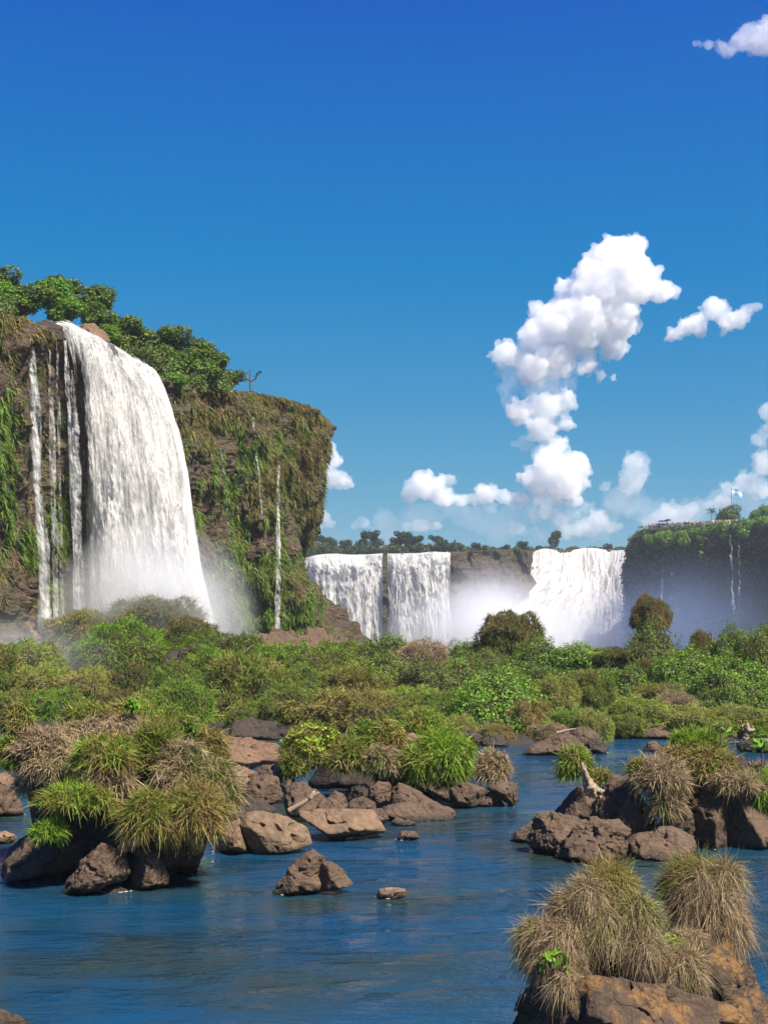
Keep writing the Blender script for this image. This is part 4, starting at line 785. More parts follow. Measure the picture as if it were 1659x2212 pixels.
# ------------------------------------------------------------------ hummocks of the overgrown bank: unit shapes, copied
def unit_hummock(mat, n, L, W, seed, leaf=None, up=.5, droop=.9, zmin=-.55, lump=.32):
    (V, F), (cv, cf) = tussock_parts(1, 1, 1, n, L, W, seed, up, droop, lump, zmin, .3, .7, .45, 0, .93)
    g = mesh_np('grass', V, F, M[mat], False)
    if leaf:
        r = np.random.RandomState(seed + 9); d, p = ellips_pts(leaf[1], r, 1, 1, 1, zmin, lump, seed * 1.9); lv, lf = leaves(p * r.uniform(.88, 1.1, len(p))[:, None], d + np.array([0, 0, .6]), leaf[2] * r.uniform(.6, 1.3, len(p)), seed)
        lm = mesh_np('leaves', lv, lf, M[leaf[0]], False)
    else: lm = None
    return g, mesh_np('soil', cv, cf, M['soil']), lm
HU = {'g': [unit_hummock('g_hum_green', 15000, .15, .018, 301), unit_hummock('g_hum_green', 15000, .17, .018, 302)],
      'm': [unit_hummock('g_hum', 15000, .15, .018, 303), unit_hummock('g_mixed', 14000, .18, .018, 304)],
      'o': [unit_hummock('g_olive', 14000, .18, .018, 305), unit_hummock('g_olive', 14000, .16, .018, 306)],
      'l': [unit_hummock('g_mixed', 3500, .22, .016, 307, ('leaf_mid', 8500, .036)), unit_hummock('g_green', 2500, .2, .016, 308, ('leaf_mid', 9000, .034))],
      'b': [unit_hummock('g_green', 2500, .22, .016, 309, ('leaf_bright', 9500, .036))], 's': [unit_hummock('g_straw', 8000, .26, .016, 310)]}
WORD = {'g': 'green grassy hummock', 'm': 'green and straw grassy hummock', 'o': 'olive brown hummock', 'l': 'leafy green mound', 'b': 'bright leafy green mound', 's': 'straw-coloured tussock mound'}
HL = [ # kind, x, top, base, half width, D, label
 ('o', 330, 1300, 1400, 92, 106, 'big rounded olive hummock highest under the broad fall'), ('m', 182, 1328, 1420, 75, 105, 'hummock at the foot of the left ribbon fall'),
 ('g', 258, 1352, 1470, 82, 97, 'round green hummock in front of the big olive one'), ('o', 415, 1352, 1420, 60, 99, 'brown hummock roofing the dark cave-like boulder'), ('m', 55, 1398, 1510, 85, 89, 'misty pale hummock near the left edge'),
 ('m', -20, 1400, 1540, 80, 85, 'misty hummock cut by the left edge'), ('m', 188, 1455, 1540, 55, 83, 'small golden hummock in the drifting spray'), ('o', 295, 1445, 1540, 60, 84, 'dull hummock between the golden and the twin green ones'),
 ('g', 385, 1442, 1540, 48, 80, 'upper of the twin green hummocks left of centre'), ('g', 392, 1482, 1605, 66, 75, 'lower of the twin green hummocks left of centre'), ('o', 500, 1382, 1480, 85, 92, 'wide dark-sided hummock left of the green centre'),
 ('m', 530, 1424, 1595, 92, 79, 'large pale-topped hummock hanging over dark rock left of centre'), ('g', 470, 1412, 1500, 60, 86, 'green hummock tucked behind the large pale-topped one'), ('g', 615, 1402, 1500, 70, 86, 'smooth green hummock behind the centre'),
 ('g', 700, 1408, 1500, 72, 83, 'curly green hummock at the centre'), ('m', 700, 1500, 1600, 115, 72.5, 'long low green hummock draping dark rocks above the bar'), ('l', 820, 1430, 1500, 75, 84, 'leafy mound right of the curly green hummock'),
 ('s', 912, 1378, 1470, 54, 90, 'straw-topped hummock with a dark hollow below'), ('l', 845, 1392, 1450, 70, 98, 'low leafy mound on the skyline before the right far curtain'), ('g', 740, 1396, 1450, 60, 100, 'green mound on the skyline near the rubble'),
 ('m', 880, 1478, 1560, 80, 76, 'mixed hummock above the gap in the bar'), ('l', 990, 1415, 1500, 75, 86, 'leafy mound below the skyline right of the straw-topped hummock'), ('b', 1072, 1452, 1590, 100, 71.5, 'vivid green leafy mound hanging over the far rocks'),
 ('m', 1130, 1500, 1605, 60, 70, 'grassy right flank of the vivid leafy mound'), ('o', 1102, 1313, 1400, 66, 97, 'tall dark domed bush on the skyline before the cataract'), ('l', 1160, 1372, 1440, 55, 94, 'leafy shoulder right of the tall dark bush'),
 ('m', 1200, 1455, 1545, 55, 75, 'brown-green hummock right of the vivid mound'), ('l', 1010, 1385, 1440, 60, 99, 'small leafy mound left of the tall dark bush'), ('b', 1250, 1390, 1450, 80, 93, 'bright low mound on the skyline below the cataract foot'),
 ('m', 1277, 1440, 1530, 50, 76, 'neat round hummock in the right middle'), ('m', 1280, 1528, 1612, 46, 67.5, 'drooping grassy hummock at the water right of the grey boulder'), ('o', 1404, 1284, 1386, 40, 92, 'dark ragged shrub standing like a head on a leafy neck'),
 ('l', 1405, 1338, 1470, 56, 90, 'leafy pillar carrying the ragged dark shrub'), ('o', 1400, 1420, 1480, 40, 88, 'brown shaded tuft in the side of the leafy pillar'), ('o', 1514, 1356, 1425, 30, 90, 'small round brown-topped bush near the right skyline'),
 ('l', 1590, 1352, 1440, 55, 88, 'hedge-like leafy mound on the right skyline'), ('l', 1655, 1345, 1460, 50, 86, 'dark leafy mound cut by the right edge of the skyline'), ('b', 1480, 1400, 1480, 70, 86, 'bright leafy slope right of the pillar'),
 ('b', 1590, 1420, 1520, 80, 79, 'bright green leafy mound at the right'), ('l', 1340, 1440, 1530, 70, 80, 'leafy mound below the pillar'), ('m', 1380, 1500, 1585, 70, 71, 'straw-streaked hummock above the far bank rocks'),
 ('s', 1460, 1490, 1560, 45, 73, 'pale straw tussock in the bright leafy slope'), ('m', 1480, 1520, 1585, 70, 70, 'wide grassy hummock fringing the far bank rocks'), ('l', 1560, 1480, 1560, 60, 74, 'leafy mound above the fringe at the right'),
 ('m', 1600, 1520, 1580, 70, 70, 'low grassy hummock near the right edge of the far bank'), ('g', 1225, 1530, 1600, 50, 69, 'green hummock between the vivid mound and the drooping one'), ('l', 1140, 1430, 1500, 70, 84, 'leafy mound just behind the vivid green one'),
 ('g', 960, 1490, 1570, 60, 74, 'green hummock left of the vivid leafy mound'), ('o', 1330, 1395, 1450, 60, 92, 'dull green mound on the skyline left of the pillar'), ('b', 1540, 1440, 1530, 60, 81, 'bright leafy mound in the middle of the right slope'),
 ('m', 100, 1450, 1540, 70, 84, 'misty green hummock in the lower left'), ('o', 560, 1465, 1520, 60, 84, 'brown hummock peeping over the large pale-topped one'), ('g', 640, 1450, 1530, 62, 80, 'green hummock between the pale-topped and the curly ones'),
 ('m', 770, 1450, 1545, 66, 78, 'mixed hummock right of centre above the long low one'), ('l', 1050, 1400, 1460, 50, 92, 'leafy skirt at the foot of the tall dark bush'), ('m', 1430, 1470, 1540, 60, 77, 'mixed hummock at the foot of the leafy pillar'),
 ('s', 1185, 1560, 1606, 40, 67.5, 'small straw tussock hanging over the far bank rocks'), ('l', 930, 1425, 1500, 60, 82, 'leafy mound in front of the straw-topped hummock'), ('g', 440, 1375, 1440, 50, 98, 'green crest right of the cave-like boulder'), ('g', 620, 1490, 1600, 60, 72, 'green hummock at the water left of the long low one'), ('m', 330, 1500, 1600, 55, 76, 'straw-tipped hummock left of the twin green ones'),
 ('m', 800, 1505, 1605, 60, 70.5, 'grassy hummock at the water behind the middle bar'), ('g', 545, 1530, 1605, 50, 72, 'small green hummock below the large pale-topped one'), ('m', 900, 1520, 1600, 60, 69.5, 'grassy hummock above the gap right of the bar bushes'), ('o', 250, 1500, 1590, 50, 79, 'dull hummock just behind the crest of the big island'),
 ('g', 130, 1500, 1590, 60, 79, 'green hummock behind the left part of the big island'), ('m', 985, 1540, 1608, 45, 67, 'small grassy hummock left of the grey rocks of the far bank'), ('m', 40, 1500, 1580, 60, 80, 'misty hummock directly behind the left end of the big island'), ('g', 1350, 1540, 1590, 40, 69, 'low green tuft over the blocky far bank rock'),
 ('m', 1060, 1560, 1612, 45, 66.5, 'dry-tipped tussock hanging at the water under the vivid mound'), ('m', 1550, 1545, 1590, 45, 69, 'small tussock above the flat far bank rock'), ('g', 1640, 1560, 1592, 40, 69, 'last green tussock on the far bank at the right edge')]
r = np.random.RandomState(9)
for i, (k, x, yt, yb, hw, D, lab) in enumerate(HL):
    g, so, lm = HU[k][i % len(HU[k])]; top = P(x, yt - (9 if x < 860 else 0), D); bz = P(x, yb, D)[2]; gz_ = float(ground_z(np.array([top[0]]), np.array([D]))[0]); z0 = min(bz, top[2] - .8); head = 'like a head' in lab or k in 'gmos'; z0 = (top[2] * .52 + bz * .48) if 'like a head' in lab else (top[2] * .34 + min(bz, gz_ + .3) * .66) if head and top[2] - bz > .9 else z0
    o = thing('hummock', lab, 'leafy mound' if k in 'lb' else 'grass hummock', (top[0], D, z0), 'hummocks of the overgrown bank')
    h = (top[2] - z0) / (.97 if x < 860 else 1.12); w = hw / FX * D / (.84 if x < 860 else .95); o.scale = (w, w * .95, h); o.rotation_euler[2] = r.uniform(0, 6.28)
    link('grass', g, o); link('soil', so, o)
    if lm: link('leaves', lm, o)

# undergrowth that fills the bank between the hummocks
N = 260000; yy = r.uniform(66, 116, N); xx = r.uniform(-.30, .30, N) * yy; zz = ground_z(xx, yy); ok = (zz > .3) & (zz < 12)
n2 = fbm(np.stack([xx / 5, yy / 5, zz * 0], 1), 3); ok &= (r.uniform(-.6, .7, N) < n2 + .3) & ((xx > -2) | (r.uniform(size=N) < .16))
p = np.stack([xx, yy, zz - .05], 1)[ok]; q = n2[ok]; pxx = CX + p[:, 0] / p[:, 1] * FX; lf = (q > .0) & (pxx > 720) | (pxx > 1150) & (r.uniform(size=len(p)) < .8)
def nrm(d): return d / np.linalg.norm(d, axis=1)[:, None]
a = p[~lf]; V, F = blades(a, nrm(np.array([0, -.2, 1]) + r.normal(size=a.shape) * .5),   .45 * r.uniform(.5, 1.3, len(a)), .055, .6, 3, 5)
tag(link('undergrowth', mesh_np('undergrowth', V, F, M['g_mixed'], False)), 'rough grass covering the bank between the hummocks', kind='stuff')
a = np.repeat(p[lf], 3, 0) + r.normal(size=(lf.sum() * 3, 3)) * np.array([.2, .2, .0]); a[:, 2] += r.uniform(.05, .75, len(a)) * (.7 + .6 * np.repeat(q[lf], 3))
V, F = leaves(a, np.array([0, -.3, .8]) + a * 0, .105 * r.uniform(.6, 1.3, len(a)), 6)
tag(link('undergrowth', mesh_np('undergrowth', V, F, M['leaf_mid'], False)), 'low leafy scrub covering the right side of the bank', kind='stuff')

# ------------------------------------------------------------------ trees and shrubs
def crown_mesh(lobes, n, size, seed, mat, name='crown'):
    r = np.random.RandomState(seed); Vs = []; tot = sum(l[3] ** 2 for l in lobes)
    for (x, y, z, q) in lobes:
        k = int(n * q * q / tot); d = r.normal(size=(k, 3)); d /= np.linalg.norm(d, axis=1)[:, None]; f = 1 + .35 * fbm(d * 2.2 + seed + x, 3)
        p = d * (q * f * r.uniform(.55, 1.05, k) ** .5)[:, None] * np.array([1, 1, .85]) + np.array([x, y, z]); cl = fbm(p * 4 + seed, 2); keep = cl > -.22; Vs.append((p[keep], d[keep]))
    p = np.concatenate([a for a, b in Vs]); d = np.concatenate([b for a, b in Vs]); V, F = leaves(p, d + np.array([0, 0, .7]), size * r.uniform(.6, 1.3, len(p)), seed)
    return mesh_np(name, V, F, M[mat], False)
def trunk_mesh(lobes, rad, seed, h0=-.2):
    r = np.random.RandomState(seed); hub = np.array([0, 0, min(l[2] for l in lobes) * .55]); ps = [tube([[0, 0, h0], hub * .5 + np.array([.02, 0, 0]), hub], [rad, rad * .8, rad * .6], 7)]
    for (x, y, z, q) in lobes:
        e = np.array([x, y, z]); m = (hub + e) / 2 + r.normal(size=3) * .05; ps.append(tube([hub, m, e, e + r.normal(size=3) * q * .4], [rad * .55, rad * .35, rad * .2, rad * .08], 5))
    V, F = merge(ps); return mesh_np('trunk', V, F, M['bark'])
def rl(n, spread, z0, z1, q0, q1, seed):
    r = np.random.RandomState(seed); return [(r.uniform(-spread, spread), r.uniform(-spread, spread), r.uniform(z0, z1), r.uniform(q0, q1)) for _ in range(n)]
KIND = {}
for key, mat, seed in (('mid', 'leaf_mid', 401), ('bright', 'leaf_bright', 402), ('dark', 'leaf_mid', 403), ('green', 'leaf_mid', 404)):
    lo = rl(9, .62, .35, 1.25, .34, .52, seed); KIND[key] = (crown_mesh(lo, 9000, .058, seed, mat), trunk_mesh(lo, .05, seed))
def tree(key, label, x, yc, rpx, D, group, name='tree', cat='tree', ht=1.0, drop=1.0, zb=None):
    o = thing(name, label, cat, (0, 0, 0), group); s = rpx / FX * D; c = P(x, yc, D); o.location = (c[0], D, c[2] - s * .8 * ht * drop)
    o.scale = (s, s, s * ht); o.rotation_euler[2] = random.uniform(0, 6.28); cm, tm = KIND[key]; link('crown', cm, o); link('trunk', tm, o); return o
GT = 'shrubs along the top of the left cliff'
TL = [('dark', -5, 605, 40, 122, 'dark tree at the very top left corner of the cliff'), ('bright', 5, 635, 36, 117, 'sunlit shrub at the left edge above the moss'), ('green', -30, 665, 40, 112, 'shrub cut by the left edge above the cliff'),
      ('mid', 55, 640, 40, 119, 'second shrub from the left edge on the cliff top'), ('bright', 105, 638, 40, 121, 'yellow-green shrub above the start of the broad fall'), ('green', 145, 628, 36, 123, 'taller shrub behind the yellow-green one'),
      ('bright', 150, 668, 32, 120, 'low shrub on the lip left of the broad fall'), ('dark', 195, 635, 36, 124, 'darker shrub over the lip of the broad fall'), ('dark', 228, 640, 26, 125, 'dark leafy treetop at the end of the upper grove'),
      ('mid', 205, 675, 34, 122, 'shrub overhanging the lip of the broad fall'), ('mid', 250, 700, 34, 125, 'shrub below the end of the upper grove'), ('green', 275, 728, 34, 126, 'rounded shrub above the bend of the broad fall'),
      ('bright', 232, 718, 22, 121, 'little bright shrub right on the lip of the fall'), ('mid', 312, 735, 38, 128, 'shrub in the middle of the lower grove'), ('green', 345, 732, 34, 131, 'broad-topped shrub on the lower grove skyline'), ('dark', 385, 730, 34, 133, 'darker shrub on the lower grove skyline'),
      ('mid', 350, 770, 36, 128, 'shrub hanging above the right end of the broad fall'), ('bright', 375, 822, 24, 125, 'bright lime shrub beside the right edge of the broad fall'), ('mid', 405, 775, 38, 131, 'large shrub right of the broad fall'),
      ('green', 440, 762, 34, 135, 'feathery shrub near the end of the lower grove'), ('green', 466, 785, 30, 137, 'feathery shrub at the end of the lower grove'), ('mid', 430, 808, 32, 132, 'low shrub under the feathery ones'),
      ('dark', 478, 815, 24, 137, 'small dark shrub under the end of the grove'), ('dark', 507, 808, 18, 140, 'dark narrow shrub beside the bare sapling'), ('green', 300, 770, 26, 126, 'low shrub touching the crest of the broad fall')]
for k, x, y, q, D, lab in TL: tree(k, lab, x, y + 6, q * 1.5, D, GT, 'shrub', 'shrub', .82)
rock('boulder', 'smooth brown rock dome on the lip of the broad fall', [[(165, 722), (172, 702), (200, 696), (225, 712), (240, 738), (215, 745)]], D=119, th=1.4, seed=111, group='rocks on the lip of the broad fall', mat='rock_red')
rock('boulder', 'black wet rock splitting the crest of the broad fall', [[(228, 752), (236, 738), (252, 752), (268, 790), (262, 800), (240, 775)]], D=117.2, th=1.0, seed=112, group='rocks on the lip of the broad fall', mat='rock_dark')
rock('boulder', 'dark rock at the top between the left ribbon and the broad fall', [[(76, 720), (80, 692), (105, 690), (135, 704), (140, 735), (110, 745)]], D=113.6, th=1.4, seed=113, group='rocks on the lip of the broad fall', mat='rock_dark')
r = np.random.RandomState(41); N = 60000; u_ = r.uniform(.16, .60, N); q, _ = cliff_full(u_, u_ * 0); hh = 2.0 * np.clip(.5 + fbm(q / 3.5, 3), 0, 1.5)
q = q + np.array([-.95, .35, .0]) * r.uniform(-.6, 7, N)[:, None]; q[:, 2] += r.uniform(-.5, 1.2, N) * hh * .9; qx = to_px(q)[:, 0]; keep = (qx < 500) & ((qx > 240) | (q[:, 1] > 120) | (qx < 30)) & (r.uniform(size=N) < .9); q = q[keep]
V, F = leaves(q, np.tile([.2, -.4, .7], (len(q), 1)), .16 * r.uniform(.6, 1.3, len(q)), 43); tag(link('scrub', mesh_np('scrub', V, F, M['leaf_mid'], False)), 'low tangled scrub between the shrubs on top of the left cliff', kind='stuff')
# bare candelabra sapling on the cliff edge
ps = []
for sg in ([(541, 842), (540, 815), (541, 798)], [(540, 822), (530, 815), (528, 806)], [(540, 824), (552, 818), (556, 806)]):
    ps.append(tube([P(x, y, 141) for x, y in sg], [.10, .08, .06], 6))
V, F = merge(ps); c = P(541, 842, 141); o = thing('bare_sapling', 'bare candelabra-shaped sapling standing against the sky on the left cliff', 'sapling', c); link('trunk', mesh_np('trunk', V - c, F, M['bark']), o)
rr = np.random.RandomState(3); q = np.concatenate([P(x, y, 141) + rr.normal(size=(14, 3)) * .18 for x, y in ((527, 806), (557, 806))]) - c; V, F = leaves(q, np.tile([0, -.3, .8], (28, 1)), .16, 2); link('leaves', mesh_np('leaves', V, F, M['leaf_dark'], False), o)

# ------------------------------------------------------------------ far trees
FK = {}
for key, mat, seed, n, sp in (('round', 'leaf_dark', 411, 7, .55), ('flat', 'leaf_dark', 412, 6, .7), ('tall', 'leaf_dark', 413, 7, .32), ('soft', 'leaf_mid', 414, 7, .6)):
    z0, z1 = {'round': (.7, 1.3), 'flat': (1.3, 1.7), 'tall': (.7, 2.3), 'soft': (.4, .9)}[key]; lo = rl(n, sp, z0, z1, .3, .5, seed)
    FK[key] = (crown_mesh(lo, 1500, .11, seed, mat), trunk_mesh(lo, .06, seed)); KIND['f' + key] = FK[key]
FT = [(652, 1178, 14, 'round'), (668, 1168, 12, 'soft'), (684, 1172, 13, 'flat'), (700, 1178, 14, 'soft'), (716, 1172, 13, 'round'), (733, 1180, 13, 'soft'), (748, 1176, 12, 'round'), (765, 1182, 13, 'soft'), (780, 1176, 13, 'round'), (797, 1168, 16, 'flat'), (812, 1176, 13, 'round'), (828, 1180, 12, 'soft'), (843, 1176, 13, 'soft'),
      (858, 1172, 14, 'round'), (874, 1168, 15, 'flat'), (890, 1176, 14, 'round'), (905, 1174, 13, 'flat'), (921, 1180, 12, 'soft'), (942, 1174, 13, 'flat'), (958, 1184, 10, 'soft'), (975, 1182, 10, 'round'), (992, 1180, 10, 'round'), (1012, 1184, 9, 'soft'), (1030, 1180, 10, 'round'), (1046, 1180, 10, 'soft'), (1062, 1184, 8, 'soft'), (1092, 1182, 8, 'round'),
      (1112, 1180, 10, 'soft'), (1130, 1178, 11, 'round'), (1150, 1182, 9, 'soft'), (1166, 1184, 8, 'round'), (1300, 1187, 9, 'soft'), (1316, 1182, 10, 'round'), (1332, 1184, 9, 'soft'), (1348, 1187, 8, 'round'), (1250, 1190, 6, 'soft'), (1225, 1190, 6, 'soft')]
nw = {'round': 'round-crowned', 'flat': 'flat-topped', 'soft': 'low bushy', 'tall': 'tall'}; cnt = 0
for i, (x, y, q, k) in enumerate(FT):
    w = 'above the left far curtain' if x < 832 else 'above the right far curtain' if x < 975 else 'on the outcrop between the far falls' if x < 1175 else 'on the horizon above the cataract'
    j = sum(1 for z in FT[:i + 1] if (z[0] < 832) == (x < 832) and (z[0] < 975) == (x < 975) and (z[0] < 1175) == (x < 1175) and z[3] == k)
    tree('f' + k, '%s %s far tree %s' % (('first', 'second', 'third', 'fourth', 'fifth', 'sixth', 'seventh', 'eighth', 'ninth')[j - 1], nw[k], w), x, y + 4, q * 1.5, 500 if x < 1150 else 590, 'far trees on the horizon', 'tree', 'tree')
tree('ftall', 'lone dark pointed tree standing above the others on the horizon', 1199, 1172, 22, 600, 'far trees on the horizon', 'tree', 'tree', 1.0, 1.2)
# wood on the rim of the plateau and on the right cliff
def scatter_leaves(name, label, p, size, mat, seed, nrm_=(0, -.4, .8)):
    rr = np.random.RandomState(seed); V, F = leaves(p, np.tile(np.array(nrm_, float), (len(p), 1)), size * rr.uniform(.5, 1.3, len(p)), seed); return tag(link(name, mesh_np(name, V, F, M[mat], False)), label, kind='stuff')
r = np.random.RandomState(31); N = 26000; x = r.uniform(630, 985, N); D = r.uniform(490, 530, N); p = np.stack([(x - CX) / FX * D, D, CH - (1203 - FY0) / FX * D + r.uniform(0, 1, N) ** 1.3 * (3.4 + 2.6 * fbm(np.stack([x / 22, D / 30, x * 0], 1), 3))], 1)
scatter_leaves('far_wood', 'low dark wood along the rim above the twin far curtains', p, .62, 'leaf_dark', 31)
N = 9000; x = r.uniform(975, 1370, N); D = r.uniform(600, 640, N); p = np.stack([(x - CX) / FX * D, D, CH - (1191 - FY0) / FX * D + r.uniform(0, 1.8, N) * (.6 + fbm(np.stack([x / 30, D / 30, x * 0], 1), 3))], 1)
scatter_leaves('far_wood', 'thin line of far scrub on the horizon above the cataract', p, .6, 'leaf_dark', 32)
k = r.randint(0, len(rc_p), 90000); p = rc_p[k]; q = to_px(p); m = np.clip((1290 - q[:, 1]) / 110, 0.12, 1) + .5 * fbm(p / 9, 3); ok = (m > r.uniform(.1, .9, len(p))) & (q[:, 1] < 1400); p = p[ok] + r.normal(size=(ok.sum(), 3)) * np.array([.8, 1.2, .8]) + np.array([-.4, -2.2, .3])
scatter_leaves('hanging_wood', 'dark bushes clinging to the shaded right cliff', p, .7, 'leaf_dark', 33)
k = r.randint(0, len(rc_p), 70000); p = rc_p[k]; q = to_px(p); m = np.clip((1225 - q[:, 1]) / 60, 0, 1) + .7 * fbm(p / 7, 3); p = p[m > .45]; p = p + r.normal(size=p.shape) * np.array([.8, 1.2, .8]) + np.array([-.4, -3.2, .6])
scatter_leaves('hanging_wood', 'green bushes spilling over the rim of the right cliff', p, .7, 'leaf_mid', 34)
RB = [('bright', 1405, 1166, 20, 432), ('mid', 1430, 1160, 20, 428), ('mid', 1470, 1158, 18, 424), ('bright', 1500, 1152, 20, 424), ('mid', 1530, 1150, 20, 422), ('green', 1560, 1146, 20, 420), ('mid', 1590, 1142, 18, 416), ('green', 1620, 1138, 24, 412), ('mid', 1650, 1134, 26, 408), ('green', 1380, 1180, 16, 446), ('mid', 1665, 1110, 24, 425), ('green', 1635, 1112, 18, 428), ('dark', 1572, 1104, 24, 440), ('dark', 1556, 1110, 14, 440), ('mid', 1648, 1100, 14, 430), ('dark', 1535, 1140, 14, 426), ('mid', 1368, 1200, 14, 458)]
on = ('first', 'second', 'third', 'fourth', 'fifth', 'sixth', 'seventh', 'eighth', 'ninth', 'tenth', 'eleventh', 'twelfth', 'thirteenth', 'fourteenth', 'fifteenth', 'sixteenth', 'seventeenth')
xs = sorted(b[1] for b in RB)
for k_, x, y, q, D in RB: tree('bright' if k_ in ('mid', 'green') else k_, ('dark tree crown behind the crowd under the flag' if x == 1572 else '%s bush from the left along the rim of the right cliff' % on[xs.index(x)]), x, y + 6, q * 1.25, D - 4, 'bushes on the rim of the right cliff', 'bush' if x != 1572 else 'tree', 'bush' if x != 1572 else 'tree')

# ------------------------------------------------------------------ viewing platform, crowd and flag
def box(x0, x1, y0, y1, z0, z1):
    V = np.array([[x, y, z] for x in (x0, x1) for y in (y0, y1) for z in (z0, z1)]); return V, np.array([[0, 1, 3, 2], [4, 6, 7, 5], [0, 4, 5, 1], [2, 3, 7, 6], [0, 2, 6, 4], [1, 5, 7, 3]])
PA, PB = P(1402, 1142, 427), P(1622, 1131, 417)             # deck ends (deck level)
M['steel'] = plain('weathered_rail', (.10, .045, .035), .6); M['deck'] = plain('platform_concrete', (.12, .075, .055), .8)
def along(u, off=0.0): return PA * (1 - u) + PB * u + np.array([0, off, 0])
o = thing('viewing_platform', 'long railed viewing platform packed with tourists on the rim of the right cliff', 'platform', PA)
U = np.linspace(0, 1, 25); ps = []
for a, b in zip(U[:-1], U[1:]):
    A, B = along(a) - PA, along(b) - PA; V, F = box(0, 1, 0, 6, -.45, 0); V = V.copy(); t_ = V[:, 0].copy(); V[:, 0] = A[0] * (1 - t_) + B[0] * t_; V[:, 1] += A[1] * (1 - t_) + B[1] * t_; V[:, 2] += A[2] * (1 - t_) + B[2] * t_; ps.append((V, F))
V, F = merge(ps); link('deck', mesh_np('deck', V, F, M['deck'], False), o)
ps = [tube([along(u, .1) + np.array([0, 0, h]) - PA for u in (0, .25, .5, .75, 1)], .05, 5) for h in (.4, .75, 1.1)]; V, F = merge(ps); link('railing', mesh_np('railing', V, F, M['steel']), o)
for u in np.linspace(0, 1, 20):
    a = along(u, .1) - PA; V, F = tube([a + np.array([0, 0, -.4]), a + np.array([0, 0, 1.15])], .06, 5); link('post', mesh_np('post', V, F, M['steel']), o)
for u in np.linspace(.03, .97, 8):
    a = along(u, 1.0) - PA; V, F = tube([a + np.array([0, 0, -6.5]), a + np.array([0, 0, -.4])], .22, 6); link('pillar', mesh_np('pillar', V, F, M['steel']), o)
def person_mesh(seed, arm):
    bm_v = [(0, 0, .95), (0, 0, 1.15), (0, 0, 1.40), (0, 0, 1.50), (0, 0, 1.63), (0, 0, 1.72), (.10, 0, .90), (.11, 0, .50), (.11, 0, .05), (.11, -.13, .02), (-.10, 0, .90), (-.11, 0, .50), (-.11, 0, .05), (-.11, -.13, .02),
            (.19, 0, 1.40), (.25, -.02, 1.13), (.24, -.16, .95) if not arm else (.22, -.28, 1.30), (-.19, 0, 1.40), (-.25, -.02, 1.13), (-.22, -.26, 1.25) if arm else (-.24, -.16, .95)]
    ed = [(0, 1), (1, 2), (2, 3), (3, 4), (4, 5), (0, 6), (6, 7), (7, 8), (8, 9), (0, 10), (10, 11), (11, 12), (12, 13), (2, 14), (14, 15), (15, 16), (2, 17), (17, 18), (18, 19)]
    rad = [.15, .14, .15, .065, .10, .06, .095, .065, .045, .035, .095, .065, .045, .035, .065, .045, .032, .065, .045, .032]
    me = bpy.data.meshes.new('body'); me.from_pydata(bm_v, ed, []); ob = bpy.data.objects.new('tmp', me); C.objects.link(ob); ob.modifiers.new('s', 'SKIN'); ob.modifiers.new('u', 'SUBSURF').levels = 1
    for v, q in zip(me.skin_vertices[0].data, rad): v.radius = (q, q * .8)
    me.skin_vertices[0].data[0].use_root = True
    m2 = bpy.data.meshes.new_from_object(ob.evaluated_get(bpy.context.evaluated_depsgraph_get())); bpy.data.objects.remove(ob); m2.materials.clear()
    for k in range(4): m2.materials.append(None)
    for f in m2.polygons: z = f.center.z; f.material_index = 3 if (z > 1.66 or (z > 1.57 and f.center.y > .02)) else 0 if z > 1.46 else (0 if abs(f.center.x) > .2 and z < 1.25 or f.center.y < -.2 and z > .3 else 1 if z > .9 else 2 if z > .1 else 3)
    return m2
PM = [person_mesh(1, 0), person_mesh(2, 1)]
def flat(n, c): t = NT(n); return t.finish(t.n('ShaderNodeBsdfPrincipled', _Base_Color=c, _Roughness=.8))
SK = [flat('skin_fair', (.5, .3, .2)), flat('skin_tan', (.3, .16, .09))]; HR = [flat('hair_dark', (.02, .014, .01)), flat('hair_blond', (.3, .2, .08)), flat('cap_white', (.75, .75, .75))]
SH = [('red', (.55, .03, .03)), ('white', (.6, .6, .6)), ('blue', (.04, .12, .5)), ('black', (.02, .02, .025)), ('orange', (.7, .2, .03)), ('pale blue', (.3, .5, .75)), ('pink', (.75, .3, .35)), ('yellow', (.75, .55, .06)), ('green', (.05, .25, .08)), ('grey', (.25, .25, .27)), ('maroon', (.2, .02, .04))]
SH = [(n, flat('shirt_' + n.replace(' ', '_'), c)) for n, c in SH]; TR = [flat('trousers_denim', (.05, .08, .18)), flat('trousers_black', (.02, .02, .02)), flat('shorts_khaki', (.35, .27, .16))]
r = np.random.RandomState(77); seen = {}
def nth(n):
    b = ['first', 'second', 'third', 'fourth', 'fifth', 'sixth', 'seventh', 'eighth', 'ninth', 'tenth', 'eleventh', 'twelfth', 'thirteenth', 'fourteenth', 'fifteenth', 'sixteenth', 'seventeenth', 'eighteenth', 'nineteenth', 'twentieth']; return b[n - 1] if n <= 20 else '%dth' % n
for row, (n, off) in enumerate(((52, .75), (46, 1.9))):
    for i in range(n):
        u = (i + .5 + r.uniform(-.35, .35)) / n; c = along(u, off + r.uniform(-.25, .35)); s = r.randint(len(SH)); nm = SH[s][0]; key = (row, nm); seen[key] = seen.get(key, 0) + 1
        ob = link('person', PM[r.randint(2)], loc=c); ob.rotation_euler[2] = r.uniform(-1.2, 1.2); ob.scale = [r.uniform(.9, 1.08)] * 3
        for k, m_ in enumerate((SK[r.randint(2)], SH[s][1], TR[r.randint(3)], HR[r.choice([0, 0, 0, 1, 2])])): ob.material_slots[k].link = 'OBJECT'; ob.material_slots[k].material = m_
        tag(ob, '%s person in a %s top from the left %s' % (nth(seen[key]), nm, 'at the platform railing' if row == 0 else 'in the row behind the railing'), 'person', 'tourists on the viewing platform')
